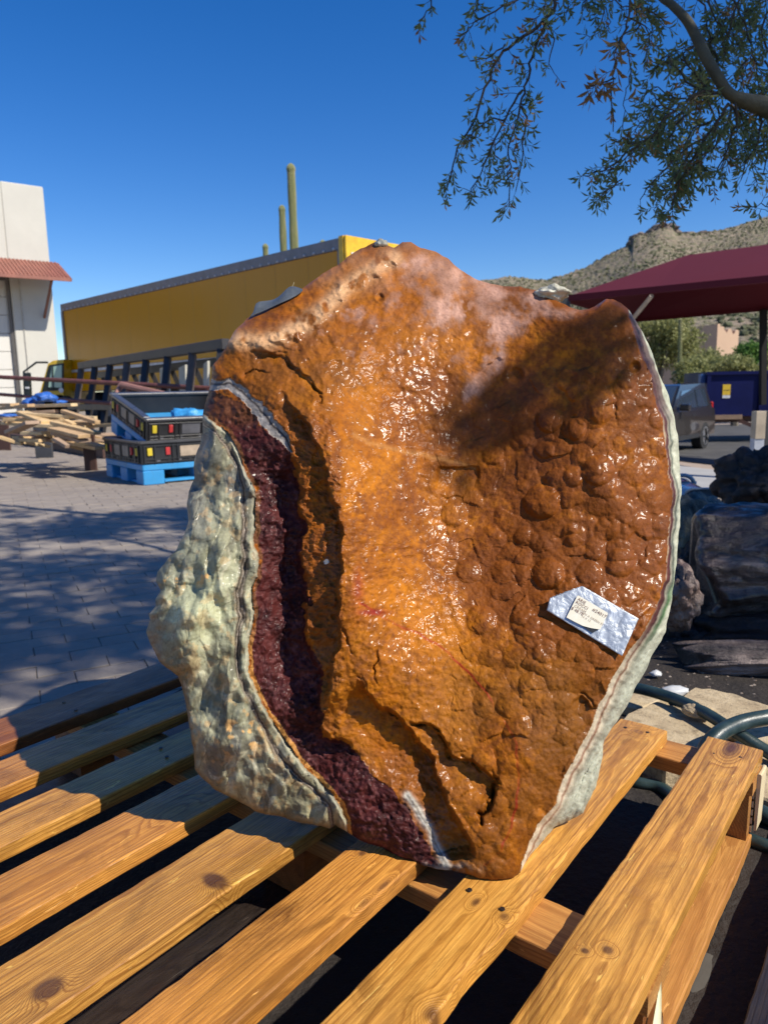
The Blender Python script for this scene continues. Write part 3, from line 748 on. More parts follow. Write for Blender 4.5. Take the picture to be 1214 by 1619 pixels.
# ================================================================== ADOBE HOUSE
def adobe():
    st = plain('adobe_stucco', (.56, .38, .25), .9, var=.08, scale=.6, bump=.3, bscale=10, bdist=.03); dk = plain('dark_opening', (.03, .025, .02), .6)
    Y = 46; k = Y / F
    E = at(1134, 512, Y); b = Vector((E.x, E.y, -.8))
    root = empty('adobe_house', b, label='pink tan adobe house with crenellated parapet on the hillside', cat='house')
    h = E.z + .8; ang = R(38); d1 = Vector((math.cos(R(-12) + .5), math.sin(.4), 0)).normalized(); d2 = Vector((-.62, .78, 0))
    w1 = 41 * k / d1.x; w2 = 3.8
    z0 = 0
    m = MB(); top = h
    # lit wall with crenellations
    base = [Vector((0, 0, 0)), d1 * w1]
    prof = [(0, 1.0), (.1, 1.0), (.12, .975), (.28, .97), (.33, .93), (.45, .90), (.5, .94), (.6, .95), (.66, .93), (.72, .89), (.8, .89), (.84, .93), (.93, .94), (1, .92)]
    pts = [Vector((0, 0, z0)), d1 * w1 + Vector((0, 0, z0))] + [d1 * w1 * u + Vector((0, 0, h * v)) for u, v in reversed(prof)]
    m.prism(pts, Vector((-d1.y, d1.x, 0)) * .35)
    m.build('wall', st, root)
    prof2 = [(0, 1.0), (.2, .99), (.28, .955), (.38, .95), (.45, .90), (.6, .895), (1, .88)]
    w2 = 6.2
    pts = [d2 * .02 + Vector((0, 0, z0)), d2 * w2 + Vector((0, 0, z0))] + [d2 * (w2 * u + .02) + Vector((0, 0, h * v - .01)) for u, v in reversed(prof2)]
    MB().prism(pts, Vector((d2.y, -d2.x, 0)) * .35).build('wall', st, root)
    MB().prism([d1 * .3 + d2 * .3 + Vector((0, 0, h * .85)), d1 * (w1 - .1) + d2 * .3 + Vector((0, 0, h * .85)), d1 * (w1 - .1) + d2 * (w2 - .2) + Vector((0, 0, h * .85)), d1 * .3 + d2 * (w2 - .2) + Vector((0, 0, h * .85))], (0, 0, .1)).build('roof', st, root)
    n1 = Vector((d1.y, -d1.x, 0))
    for u, v, ww, hh in ((.12, .62, .28, .12), (.27, .48, .12, .5), (.42, .30, .14, .35)):
        c = d1 * w1 * u + Vector((0, 0, h * v)) + n1 * .02
        MB().bar(c - d1 * ww / 2, c + d1 * ww / 2, .06, hh).build('window', dk, root)
    n2 = Vector((-d2.y, -d2.x * -1, 0)); c = d2 * 3.6 + Vector((0, 0, h * .5)) - Vector((d2.y, -d2.x, 0)) * .02
    MB().bar(c, c + d2 * 1.2, .08, .9).build('window', plain('teal_window', (.03, .1, .11), .3), root)
    MB().tube([d2 * 5.5 + Vector((0, .5, h * .85)), d2 * 5.5 + Vector((0, .5, h * .98))], .22, 10).build('chimney', plain('white_band', (.6, .6, .6)), root)
adobe()

# ================================================================== MAROON SHADE CANOPY
def canopy():
    t = NT('maroon_canvas'); c = t.coord('Object'); n = t.noise(c, 1.2, 4); n2 = t.noise(c, 120, 2)
    col = t.mix(n, (.10, .010, .018), (.13, .014, .025)); 
    t.P(color=col, rough=.75, spec=.3, normal=t.bump(n2, .3, .003))
    tr = t.n('BsdfTranslucent'); tr.inputs[0].default_value = (.12, .004, .005, 1); mx = t.n('MixShader'); mx.inputs[0].default_value = .2
    t.t.links.new(t.b.outputs[0], mx.inputs[1]); t.t.links.new(tr.outputs[0], mx.inputs[2]); t.t.links.new(mx.outputs[0], t.out.inputs[0])
    can = t.m; pole = plain('pale_pole', (.5, .42, .34), .5); dkp = plain('dark_pole', (.03, .03, .03), .5)
    N1 = at(893, 472, 12.9); N2 = at(1214, 441, 10.95); N2 = N1 + (N2 - N1) * 1.9
    F1 = at(1000, 506, 17.2); F2 = at(1214, 487, 15.4); F2 = F1 + (F2 - F1) * 3.2
    R1 = at(1086, 405, 14.6); R2 = at(1214, 388, 13.6); R2 = R1 + (R2 - R1) * 2.2
    L1 = at(884, 459, 13.6)
    root = empty('shade_canopy', (N1.x, N1.y, 0), label='maroon hipped canvas shade canopy on posts at the right', cat='canopy')
    o = Vector(root.location); S = lambda p: Vector(p) - o
    def panel(name, pts, th=.02):
        a = [S(p) for p in pts]; nrm = (a[1] - a[0]).cross(a[2] - a[0]).normalized() * th
        return MB().prism(a, nrm).build(name, can, root)
    Nc = at(1030, 461, 12.05)
    panel('roof_panel', [N1, Nc, R1]); panel('roof_panel', [Nc, N2, R2, R1]); panel('roof_panel', [F1, R1, R2, F2]); panel('roof_panel', [N1, R1, F1])
    m = MB()
    for a, b in ((N1, N2), (F1, F2), (N1, F1)):
        m.bar(S(a), S(b), .06, .1)
    m.build('edge_beam', can, root)
    MB().tube([S(R1) + Vector((0, 0, -.05)), S(R2) + Vector((0, 0, -.05))], .05, 8).build('ridge_pole', can, root)
    MB().tube([S(Nc) + Vector((0, 0, -.06)), S(at(998, 506, 12.6))], .035, 8).build('strut', pole, root)
    MB().bar(S(at(1206, 490, 15.4)), S(at(1205, 640, 15.4)), .11, .11).build('post', plain('black_hole', (.008, .008, .008), .9), root)
    p = N1 + (N2 - N1) * .93; MB().bar(S(p), Vector((p.x - o.x, p.y - o.y, -.8)), .14, .14).build('post', dkp, root)
    p = N1 * 1; MB().bar(S(p), Vector((p.x - o.x, p.y - o.y, -.4)), .14, .14).build('post', dkp, root)
canopy()

# ================================================================== SUV
def suv():
    paint = NT('grey_paint'); c = paint.coord('Object'); paint.P(color=(.032, .027, .025), rough=.3, metal=.3, coat=.8); body = paint.m
    glass = NT('car_glass'); glass.P(color=(.035, .05, .07), rough=.04, spec=1.0, coat=1.0); gl = glass.m
    blk = plain('tyre', (.015, .015, .015), .85); chrome = plain('alloy', (.5, .5, .52), .3, metal=.8); trim = plain('car_trim', (.02, .02, .022), .5)
    rear = G(1118, 703, -.78); 
    Yr = 18.2; rear = at(1113, 700, Yr); front = at(1035, 716, 15.6)
    h = Vector((front.x - rear.x, front.y - rear.y, 0)).normalized()
    root = empty('parked_car', (rear.x, rear.y, -.77), label='grey boxy parked car between the boulder and the blue dumpster', cat='car')
    root.rotation_euler = (0, 0, math.atan2(h.y, h.x))
    # local +x is forward, near side is toward the camera-left; width along y
    n = Vector((-h.y, h.x, 0)); side = 1 if n.y < 0 else -1
    # wheels: rear axle x=0, front x=2.55; body from -.75 to 3.3
    W2 = .88; off = -side * W2       # body centre offset so the near side is at y≈0
    def lp(x, y, z): return Vector((x, off + y, z))
    lower = [(-.78, .35), (-.8, .75), (-.72, .98), (-.6, 1.02), (2.35, .98), (3.2, .86), (3.35, .7), (3.33, .32)]
    secs = [(-W2 + .06, .0), (-W2, .04), (-W2 - 0.0, .1)]
    m = MB(); ys = [(-W2, .94, .03), (-W2 + .07, 1.0, 0), (W2 - .07, 1.0, 0), (W2, .94, .03)]
    cx = 1.27
    for (y, sc, dz) in ys:
        for (x, z) in lower: m.v.append(lp(cx + (x - cx) * (sc if sc == 1 else .985), y, z - (dz if z > .6 else -dz)))
    L = len(lower)
    for a in range(3):
        for i in range(L): j = (i + 1) % L; m.f.append((a*L+i, a*L+j, (a+1)*L+j, (a+1)*L+i))
    m.f.append(tuple(range(L))); m.f.append(tuple(3*L + i for i in reversed(range(L))))
    m.build('body', body, root, bevel=.025, seg=2)
    # greenhouse
    gh_b = [(-.66, 1.0), (2.3, .97)]; gh = [(-.66, .99), (-.52, 1.5), (-.4, 1.58), (1.15, 1.6), (1.35, 1.56), (2.25, .97)]
    m = MB()
    for (y, k) in ((-W2 + .05, 0), (W2 - .05, 0)):
        for (x, z) in gh:
            m.v.append(lp(x, (y if z < 1.1 else y * .84), z))
    L = len(gh)
    for i in range(L): j = (i+1) % L; m.f.append((i, j, L+j, L+i))
    m.f.append(tuple(range(L))); m.f.append(tuple(L + i for i in reversed(range(L))))
    m.build('cabin', body, root, bevel=.03, seg=2)
    def sidewin(pts, nm='side_window', mt=gl, lift=.012):
        for sgn in (-1, 1):
            a = []
            for x, z in pts:
                u = (z - .99) / .59; yy = sgn * (W2 - .05) * (1 - .16 * u) ; a.append(lp(x, yy + sgn * lift, z))
            MB().prism(a, (0, -sgn * .02, 0)).build(nm, mt, root)
    sidewin([(-.35, 1.06), (.45, 1.05), (.45, 1.47), (-.3, 1.48)]); sidewin([(.53, 1.05), (1.95, 1.03), (1.4, 1.44), (.53, 1.48)])
    ws = [lp(2.14, -W2 + .15, 1.06), lp(2.14, W2 - .15, 1.06), lp(1.43, W2 - .24, 1.52), lp(1.43, -W2 + .24, 1.52)]
    MB().prism(ws, (.03, 0, .03)).build('windscreen', gl, root)
    MB().prism([lp(-.67, -W2 + .2, 1.06), lp(-.67, W2 - .2, 1.06), lp(-.58, W2 - .28, 1.46), lp(-.58, -W2 + .28, 1.46)], (-.03, 0, 0)).build('rear_window', gl, root)
    for x in (0, 2.55):
        for y in (-W2 + .12, W2 - .12):
            s_ = 1 if y > 0 else -1
            w = MB().tube([lp(x, y - .11 * s_, .34), lp(x, y + .125 * s_, .34)], .34, 28).build('wheel', blk, root, bevel=.015)
            MB().tube([lp(x, y + .127 * s_, .34), lp(x, y + .14 * s_, .34)], .22, 20).build('rim', chrome, w)
            sp = MB()
            for k in range(5):
                a = k * 1.2566; sp.bar(lp(x, y + .148 * s_, .34), lp(x + math.cos(a) * .2, y + .148 * s_, .34 + math.sin(a) * .2), .05, .02)
            sp.build('spokes', trim, w)
    for s_ in (-1, 1):
        MB().box(lp(1.85, s_ * (W2 + .1), 1.08), (.16, .22, .15)).build('mirror', body, root, bevel=.03, seg=2)
        MB().box(lp(3.3, s_ * .6, .78), (.12, .36, .14)).build('headlight', chrome, root, bevel=.02)
        MB().box(lp(-.77, s_ * .74, 1.0), (.1, .16, .3)).build('tail_light', plain('red_lens', (.4, .01, .01), .2), root, bevel=.02)
        MB().box(lp(.9, s_ * (W2 - .015), .88), (.16, .04, .025)).build('door_handle', trim, root)
        MB().box(lp(1.27, s_ * (W2 - .01), .38), (1.7, .03, .1)).build('sill', trim, root)
    MB().box(lp(3.33, 0, .5), (.06, 1.2, .22)).build('grille', trim, root)
suv()

# ================================================================== BLUE DUMPSTER TRAILER, POSTS
def dumpster():
    blue = plain('navy_paint', (.003, .006, .06), .5, spec=.15, var=.25, scale=1.5); lb = plain('blue_edge', (.03, .10, .30), .5)
    yl = plain('yellow_sticker', (.65, .42, .02), .5); wh = plain('white_band', (.6, .6, .6)); brn = plain('rust_frame', (.13, .06, .04), .7, var=.4); dk = plain('tyre', (.015,) * 3)
    A = at(1117, 588, 20.0); Bb = at(1117, 657, 20.0)
    root = empty('dumpster_trailer', (A.x, A.y, -.78), label='dark blue dumpster trailer with yellow and white sticker', cat='dumpster')
    d = Vector((.995, -.1, 0)).normalized(); n = Vector((-.1, -.995, 0))
    zt, zb = A.z + .78, Bb.z + .78; L = 4.2; D = 2.0
    def W(s, k, z): return d * s + n * k + Vector((0, 0, z))
    MB().prism([W(0, 0, zb), W(L, 0, zb - .12), W(L, 0, zt), W(0, 0, zt)], -n * .08).build('side_wall', blue, root)
    MB().prism([W(0, -D, zb), W(L, -D, zb), W(L, -D, zt), W(0, -D, zt)], n * .08).build('side_wall', blue, root)
    MB().prism([W(.0, -.085, zb), W(.08, -.085, zb), W(.08, -.085, zt), W(.0, -.085, zt)], -n * (D - .17)).build('end_wall', blue, root)
    MB().prism([W(L - .08, -.085, zb), W(L, -.085, zb), W(L, -.085, zt), W(L - .08, -.085, zt)], -n * (D - .17)).build('end_wall', blue, root)
    MB().prism([W(.09, -.09, zb), W(L - .09, -.09, zb), W(L - .09, -D + .09, zb), W(.09, -D + .09, zb)], (0, 0, .08)).build('floor_plate', blue, root)
    for s in (.0, 1.35, 2.7, 4.1): MB().prism([W(s, .002, zb), W(s + .1, .002, zb), W(s + .1, .002, zt - .09), W(s, .002, zt - .09)], n * .06).build('rib', blue, root)
    MB().prism([W(-.03, .002, zt - .085), W(L, .002, zt - .085), W(L, .002, zt), W(-.03, .002, zt)], n * .07).build('top_rail', blue, root)
    MB().prism([W(-.12, -.1, zt - .3), W(-.002, -.1, zt - .3), W(-.002, -.1, zt - .05), W(-.12, -.1, zt - .05)], -n * .2).build('hook', lb, root)
    sx = .42
    st = MB().prism([W(sx, .004, zt - .62), W(sx + .2, .004, zt - .62), W(sx + .2, .004, zt - .34), W(sx, .004, zt - .34)], n * .01).build('yellow_sticker', yl, root)
    MB().prism([W(sx, .004, zt - .70), W(sx + .2, .004, zt - .70), W(sx + .2, .004, zt - .625), W(sx, .004, zt - .625)], n * .01).build('white_sticker', wh, root)
    MB().prism([W(sx + .02, .0145, zt - .50), W(sx + .18, .0145, zt - .50), W(sx + .18, .0145, zt - .485), W(sx + .02, .0145, zt - .485)], n * .003).build('sticker_line', dk, st)
    MB().bar(W(.2, -.3, zb - .12), W(L, -.3, zb - .12), .1, .16).bar(W(.2, -1.6, zb - .12), W(L, -1.6, zb - .12), .1, .16).build('frame', brn, root)
    MB().bar(W(.1, .0, zb - .05), W(.95, .0, zb - .05), .08, .12).build('bumper', plain('tan_bumper', (.25, .16, .1), .7), root)
    MB().bar(W(.8, -.1, zb - .1), W(2.0, .25, .12), .08, .1).bar(W(1.3, -.1, zb - .2), W(1.5, .2, .2), .1, .1).build('drawbar', brn, root)
    g = W(1.65, .3, zb - .33); MB().tube([g, g + n * .12], .12, 12).build('lamp', plain('lamp_white', (.8, .8, .8), .3), root, bevel=.01)
    for s in (2.9, 3.7): MB().tube([W(s, -.05, .33), W(s, -.28, .33)], .33, 20).build('wheel', dk, root)
dumpster()
def posts():
    tan = plain('tan_post', (.42, .34, .24), .7); blk = plain('dark_pole', (.03, .03, .03), .5); pale = plain('pale_foot', (.4, .42, .46), .6)
    p = G(1195, 719, -.1)
    Y = 6.6; k = Y / F; b = at(1195, 718, Y); t = at(1195, 650, Y)
    root = empty('square_post', (b.x, b.y, b.z), label='square post with tan face and pale foot by the right edge', cat='post')
    h = t.z - b.z
    MB().box((0, 0, h * .35), (15 * k, .08, h * .7 * .98), None).build('foot_panel', pale, root).location = (0, 0, 0)
    MB().box((0, -.003, h * .68), (15.5 * k, .09, h * .64)).build('face_panel', tan, root, bevel=.003)
    MB().box((15 * k, .06, h * .5), (15 * k, .12, h)).build('side_panel', blk, root, bevel=.003)
    MB().box((.05, .03, -.2), (.2, .12, .4)).build('footing', blk, root)
posts()
def tub():
    g = NT('grey_tub_plastic'); g.P(color=(.20, .25, .29), rough=.15, coat=1.0, spec=.8); mt = g.m
    Y = 3.6; c = at(1103, 800, Y)
    root = empty('plastic_tub', (c.x, c.y, c.z - .1), label='upturned glossy grey plastic tub behind the grey green rock', cat='tub')
    k = Y / F; w = 62 * k; h = 30 * k
    def ring(w_, y0, z0, z1, r, rad):
        pts = []
        for i in range(9): a = math.pi - i / 8 * math.pi / 2; pts.append((-w_ / 2 + r + math.cos(a) * r, y0, z1 - r + math.sin(a) * r))
        for i in range(9): a = math.pi / 2 - i / 8 * math.pi / 2; pts.append((w_ / 2 - r + math.cos(a) * r, y0, z1 - r + math.sin(a) * r))
        return [(-w_/2, y0, z0)] + pts + [(w_/2, y0, z0)]
    m = MB(); R0 = ring(w * .8, 0, -.25, .1, .05, 0); R1 = ring(w * .95, .3, -.25, .12, .055, 0)
    n = len(R0); m.v += [Vector(p) for p in R0 + R1]
    for i in range(n-1): m.f.append((i, i+1, n+i+1, n+i))
    m.f.append(tuple(range(n))); m.f.append(tuple(reversed(range(n, 2*n)))); m.f.append((0, n, 2*n-1, n-1))
    m.build('shell', mt, root, bevel=.004)
    MB().tube(resample(ring(w, .28, -.25, .14, .06, 0), 60), .011, 8, True).build('rim', mt, root, smooth=True)
    MB().tube(resample(ring(w * .86, -.01, -.25, .105, .05, 0), 60), .008, 8, True).build('rim', mt, root, smooth=True)
    root.location = (c.x, c.y, c.z - .02)
    # what it stands on
    st = plain('concrete_pale', (.36, .35, .33)); zz = float(gz(c.x, c.y)); b = MB().box((c.x + .05, c.y + .15, (c.z - .27 + zz) / 2), (w, .34, max(.05, c.z - .27 - zz))).build('concrete_block', st, bevel=.01)
    tag(b, 'pale concrete block under the grey tub', 'block')
tub()

# ================================================================== ROCKS AND PETRIFIED LOGS ON THE RIGHT
def rockmat(name, cols, scale, rough=.6, coat=0., bump=.7, streak=None, bscale=60):
    t = NT(name); c = t.coord('Object'); cc = t.mapping(c, streak) if streak else c
    n1 = t.noise(cc, scale, 7, .65, .6); n2 = t.noise(cc, scale * 5, 5, .7); n3 = t.noise(c, bscale, 5, .7)
    col = t.ramp(n1, cols); col = t.mix(t.ramp(n2, [(.5, (0, 0, 0)), (.7, (.8, .8, .8))]), col, tuple(v * .45 for v in cols[0][1]))
    t.P(color=col, rough=rough, coat=coat, coat_rough=.15, normal=t.bump(t.math('ADD', n2, t.math('MULTIPLY', n3, .5)), bump, .012)); return t.m
def boulder(name, label, cat, c, rad, mat, seed, sub=5, rough=.35, rot=0, parent=None, cut=.25):
    bm = bmesh.new(); bmesh.ops.create_icosphere(bm, subdivisions=sub, radius=1); s = Vector((seed * 3.1, seed * 1.7, seed))
    for v in bm.verts:
        p = v.co.copy()
        k = 1 + rough * mnoise.noise(p * 1.3 + s) + rough * .5 * mnoise.noise(p * 3.1 + s) + rough * .35 * (abs(mnoise.noise(p * 6.5 + s)) - .2) + rough * .12 * mnoise.noise(p * 17 + s)
        cell = mnoise.voronoi(p * 1.9 + s)[0]; k -= cut * .35 * (cell[1] - cell[0] < .08)
        v.co = Vector((p.x * rad[0], p.y * rad[1], p.z * rad[2])) * k
    me = bpy.data.meshes.new(name); bm.to_mesh(me); bm.free(); o = link(name, me, mat, parent, smooth=True); o.location = c; o.rotation_euler = (0, 0, rot)
    tag(o, label, cat); return o
def right_rocks():
    gg = rockmat('grey_green_rock', [(.3, (.045, .05, .045)), (.5, (.11, .125, .105)), (.62, (.20, .21, .15)), (.75, (.30, .30, .24))], 6)
    pk = rockmat('pink_brown_rock', [(.3, (.07, .05, .045)), (.5, (.17, .115, .095)), (.7, (.30, .23, .18))], 5, rough=.5)
    lg = rockmat('petrified_bark', [(.3, (.014, .010, .009)), (.47, (.045, .030, .025)), (.57, (.12, .080, .06)), (.68, (.38, .27, .20))], 7, rough=.35, coat=.5, streak=(.28, 1.9, 1.9), bump=.9)  # pale end of the ramp paints sunlit streaks along the log
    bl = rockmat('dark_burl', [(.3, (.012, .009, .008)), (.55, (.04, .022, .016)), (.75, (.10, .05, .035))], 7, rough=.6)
    boulder('rock', 'grey green rough rock just right of the boulder, behind its pale edge', 'rock', at(1098, 850, 2.75), (.135, .15, .17), gg, 3, rough=.34)
    boulder('rock', 'small tan nub of stone under the grey green rock', 'rock', at(1092, 905, 2.55), (.045, .06, .04), gg, 8, sub=4)
    r2 = boulder('rock', 'pinkish brown rock low behind the right edge of the boulder', 'rock', at(1066, 940, 2.15), (.062, .10, .10), pk, 5, rough=.3)
    b3 = boulder('rock', 'added dark rock filling in the shade underneath the grey green rock', 'rock', at(1075, 1010, 2.35), (.15, .12, .15), bl, 12, rough=.3)  # dark rock added to blacken the shaded gap here
    def log(label, A, B, r, seed, mat=lg, squash=.8):
        A, B = Vector(A), Vector(B); d = (B - A); L = d.length; rot = d.to_track_quat('X', 'Z').to_matrix()
        n, k = 150, 110; m = MB(); s = Vector((seed * 7.3, seed, 0))
        for j in range(k + 1):
            u = j / k; x = L * u; e = 1 - .16 * (abs(u - .5) * 2) ** 22
            for a in range(n):
                an = 2 * math.pi * a / n; p = Vector((x * 3.4, math.cos(an) * 1.5, math.sin(an) * 1.5))
                q = 1 + .22 * mnoise.noise(p + s) + .14 * mnoise.noise(Vector((p.x * 1.2, p.y * 3, p.z * 3)) + s) + .10 * abs(mnoise.noise(Vector((p.x * 2, p.y * 7, p.z * 7)) + s)) + .03 * mnoise.noise(Vector((p.x * 9, p.y * 14, p.z * 14)) + s)
                q *= r * e
                xx = x + .04 * mnoise.noise(Vector((0, math.cos(an) * 2, math.sin(an) * 2)) + s) * (abs(u - .5) * 2) ** 2 * 3
                m.v.append(rot @ Vector((xx, math.cos(an) * q, math.sin(an) * q * squash)))
        for j in range(k):
            for a in range(n): b = (a+1) % n; m.f.append((j*n+a, j*n+b, (j+1)*n+b, (j+1)*n+a))
        m.f.append(tuple(reversed(range(n)))); m.f.append(tuple(k*n + a for a in range(n)))
        o = m.build('petrified_log', mat, smooth=True); o.location = A; tag(o, label, 'log')
    log('large dark petrified log lying behind the pallet at the right, upper one', at(1100, 895, 2.42), at(1420, 905, 2.2), .205, 2, squash=.95)
    log('lower petrified log with a pale pinkish crust under the big dark log', at(1096, 1042, 2.02), at(1420, 1040, 1.86), .062, 6, rockmat('crusty_log', [(.3, (.02, .016, .015)), (.5, (.08, .06, .055)), (.62, (.26, .20, .17))], 6, streak=(.4, 1.3, 1.3)))
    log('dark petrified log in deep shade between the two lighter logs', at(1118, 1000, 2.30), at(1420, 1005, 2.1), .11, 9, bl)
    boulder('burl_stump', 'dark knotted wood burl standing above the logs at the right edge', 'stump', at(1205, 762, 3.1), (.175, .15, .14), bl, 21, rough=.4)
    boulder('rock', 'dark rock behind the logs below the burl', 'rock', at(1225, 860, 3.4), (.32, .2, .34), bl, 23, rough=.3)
    boulder('rock', 'added dark rock filling in the shade just below the thin end of the lower log', 'rock', at(1085, 1062, 2.12), (.10, .08, .05), bl, 24, rough=.3)  # this and the next two dark rocks are added to fill shaded gaps
    boulder('rock', 'added flat dark rock filling in the shade under the lower log at the picture edge', 'rock', at(1185, 1082, 1.98), (.17, .08, .05), bl, 26, rough=.3)
    boulder('rock', 'added dark rock filling in the shade between grey green rock and big log', 'rock', at(1108, 935, 2.6), (.10, .12, .22), bl, 27, rough=.3)
right_rocks()

# slabs on the ground, hose, gravel
def flagstones():
    st = rockmat('sandstone', [(.3, (.30, .22, .13)), (.5, (.46, .36, .22)), (.7, (.56, .46, .31))], 7, rough=.9, bump=.35, bscale=140)
    def slab(pts, z, th, label, seed):
        rng = random.Random(seed); P = []
        for i in range(len(pts)):
            a, b = Vector((*pts[i], 0)), Vector((*pts[(i+1) % len(pts)], 0))
            for k in range(5):
                q = a.lerp(b, k / 5) + Vector((rng.gauss(0, 1.3), rng.gauss(0, .7), 0)); P.append(G(q.x, q.y, z))
        c = sum(P, Vector()) / len(P)
        m = MB(); m.prism([p - c for p in P], (0, 0, -th)); o = m.build('flagstone', st, bevel=.004); o.location = c; tag(o, label, 'slab')
    slab([(960, 1165), (990, 1128), (1035, 1108), (1085, 1120), (1130, 1143), (1152, 1168), (1135, 1205), (1050, 1215)], .055, .05, 'sunlit tan flagstone on the ground just beyond the pallet end', 1)
    slab([(1065, 1110), (1098, 1086), (1160, 1096), (1225, 1118), (1290, 1155), (1230, 1190), (1165, 1150), (1115, 1128)], .045, .04, 'tan flagstone farther back, half shaded, beside the dark logs', 2)
    slab([(1120, 1185), (1175, 1165), (1260, 1215), (1290, 1290), (1200, 1260)], .03, .03, 'shaded flagstone under the hose at the right', 3)
    slab([(965, 1110), (990, 1085), (1040, 1085), (1060, 1100), (1010, 1120)], .03, .03, 'brownish broken flagstone right beside the base of the boulder', 4)
    boulder('stone', 'small oval tan stone lying between the flagstones by the hose', 'stone', G(1104, 1124, .075), (.035, .022, .016), st, 31, sub=4, rough=.2, rot=-.4)
    gl = plain('pale_chip', (.55, .56, .56), .4)
    boulder('stone', 'pale grey stone chip behind the thin hose', 'stone', G(1068, 1093, .04), (.035, .02, .014), gl, 32, sub=3, rough=.25, rot=.1)
    boulder('stone', 'tiny pale pebble in the shade at the foot of the logs', 'stone', G(1036, 1065, .02), (.016, .012, .009), gl, 33, sub=3, rough=.25)
flagstones()
def hose():
    t = NT('dark_teal_rubber'); c = t.coord('Object'); n = t.noise(c, 30, 4); n2 = t.noise(c, 300, 3)
    t.P(color=t.ramp(n, [(.35, (.012, .028, .03)), (.7, (.035, .06, .06))]), rough=.38, normal=t.bump(n2, .2, .002)); mt = t.m
    def run(pts, rad, label):
        P = resample([G(x, y, z) for x, y, z in pts], 70); o = MB().tube([p - P[0] for p in P], rad, 14).build('hose', mt, smooth=True); o.location = P[0]; tag(o, label, 'hose', 'hoses beyond the pallet')
    run([(940, 1080, .04), (1005, 1088, .07), (1060, 1103, .075), (1110, 1125, .08), (1160, 1156, .075), (1214, 1190, .05), (1290, 1240, .03)], .0135, 'thinner dark hose running from behind the boulder down to the right')
    run([(1300, 1125, .09), (1250, 1128, .10), (1214, 1134, .105), (1170, 1143, .10), (1132, 1163, .09), (1113, 1195, .06), (1130, 1240, .025), (1210, 1290, .02), (1280, 1310, .02)], .0165, 'thicker dark teal hose looping up beside the pallet corner')
    run([(940, 1215, .012), (1000, 1236, .012), (1045, 1246, .012), (1090, 1280, .012), (1190, 1330, .012), (1290, 1360, .012)], .012, 'dark hose seen low through the gap at the far pallet end')
hose()
def gravel():
    t = NT('gravel_stone'); c = t.n('NewGeometry').outputs['Position']; vor = t.n('TexVoronoi'); t.set(vor.inputs['Vector'], c); vor.inputs['Scale'].default_value = 70
    t.P(color=t.ramp(vor.outputs['Color'], [(.1, (.08, .05, .035)), (.4, (.19, .135, .10)), (.7, (.30, .25, .20)), (.95, (.12, .10, .09))]), rough=.6)
    nr = np.random.default_rng(2); ico = bmesh.new(); bmesh.ops.create_icosphere(ico, subdivisions=1, radius=1); iv = np.array([v.co[:] for v in ico.verts]); jf = [tuple(v.index for v in f.verts) for f in ico.faces]; ico.free()
    V = []; f = []; k = 0
    for _ in range(9000):
        y = nr.uniform(.35, 2.3); x = nr.uniform(.40, 1.8) if y < 1.6 else nr.uniform(-.2, 1.8)
        if x < .42 + (y - .7) * .74 and y < 1.75: continue
        s = nr.uniform(.002, .0058); q = iv * np.array([s * nr.uniform(.8, 1.4), s, s * .7]) * (1 + nr.uniform(-.25, .25, (len(iv), 1))) + np.array([x, y, s * .3 + nr.uniform(0, .004)])
        V.append(q); f += [tuple(a + k for a in g) for g in jf]; k += len(iv)
    me = bpy.data.meshes.new('gravel'); me.from_pydata(np.concatenate(V).tolist(), [], f); o = link('gravel', me, t.m); tag(o, 'loose brown gravel on the ground around and under the pallet', 'gravel', kind='stuff')
gravel()
def pallet_shade():
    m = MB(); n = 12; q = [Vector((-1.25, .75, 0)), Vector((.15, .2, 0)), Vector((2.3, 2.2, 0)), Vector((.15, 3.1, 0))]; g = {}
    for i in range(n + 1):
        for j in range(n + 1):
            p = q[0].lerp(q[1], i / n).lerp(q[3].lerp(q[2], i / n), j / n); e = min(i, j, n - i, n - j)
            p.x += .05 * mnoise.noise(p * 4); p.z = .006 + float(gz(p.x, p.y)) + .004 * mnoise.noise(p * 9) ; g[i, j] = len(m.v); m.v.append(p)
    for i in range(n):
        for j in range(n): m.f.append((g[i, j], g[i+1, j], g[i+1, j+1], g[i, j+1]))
    o = m.build('shade_sheet', plain('shade_sheet', (.022, .016, .012), .8, var=.4, scale=9, bump=.8, bscale=60, bdist=.01), fix=False); tag(o, kind='structure')  # near-black sheet standing in for the shade under and behind the pallet
pallet_shade()

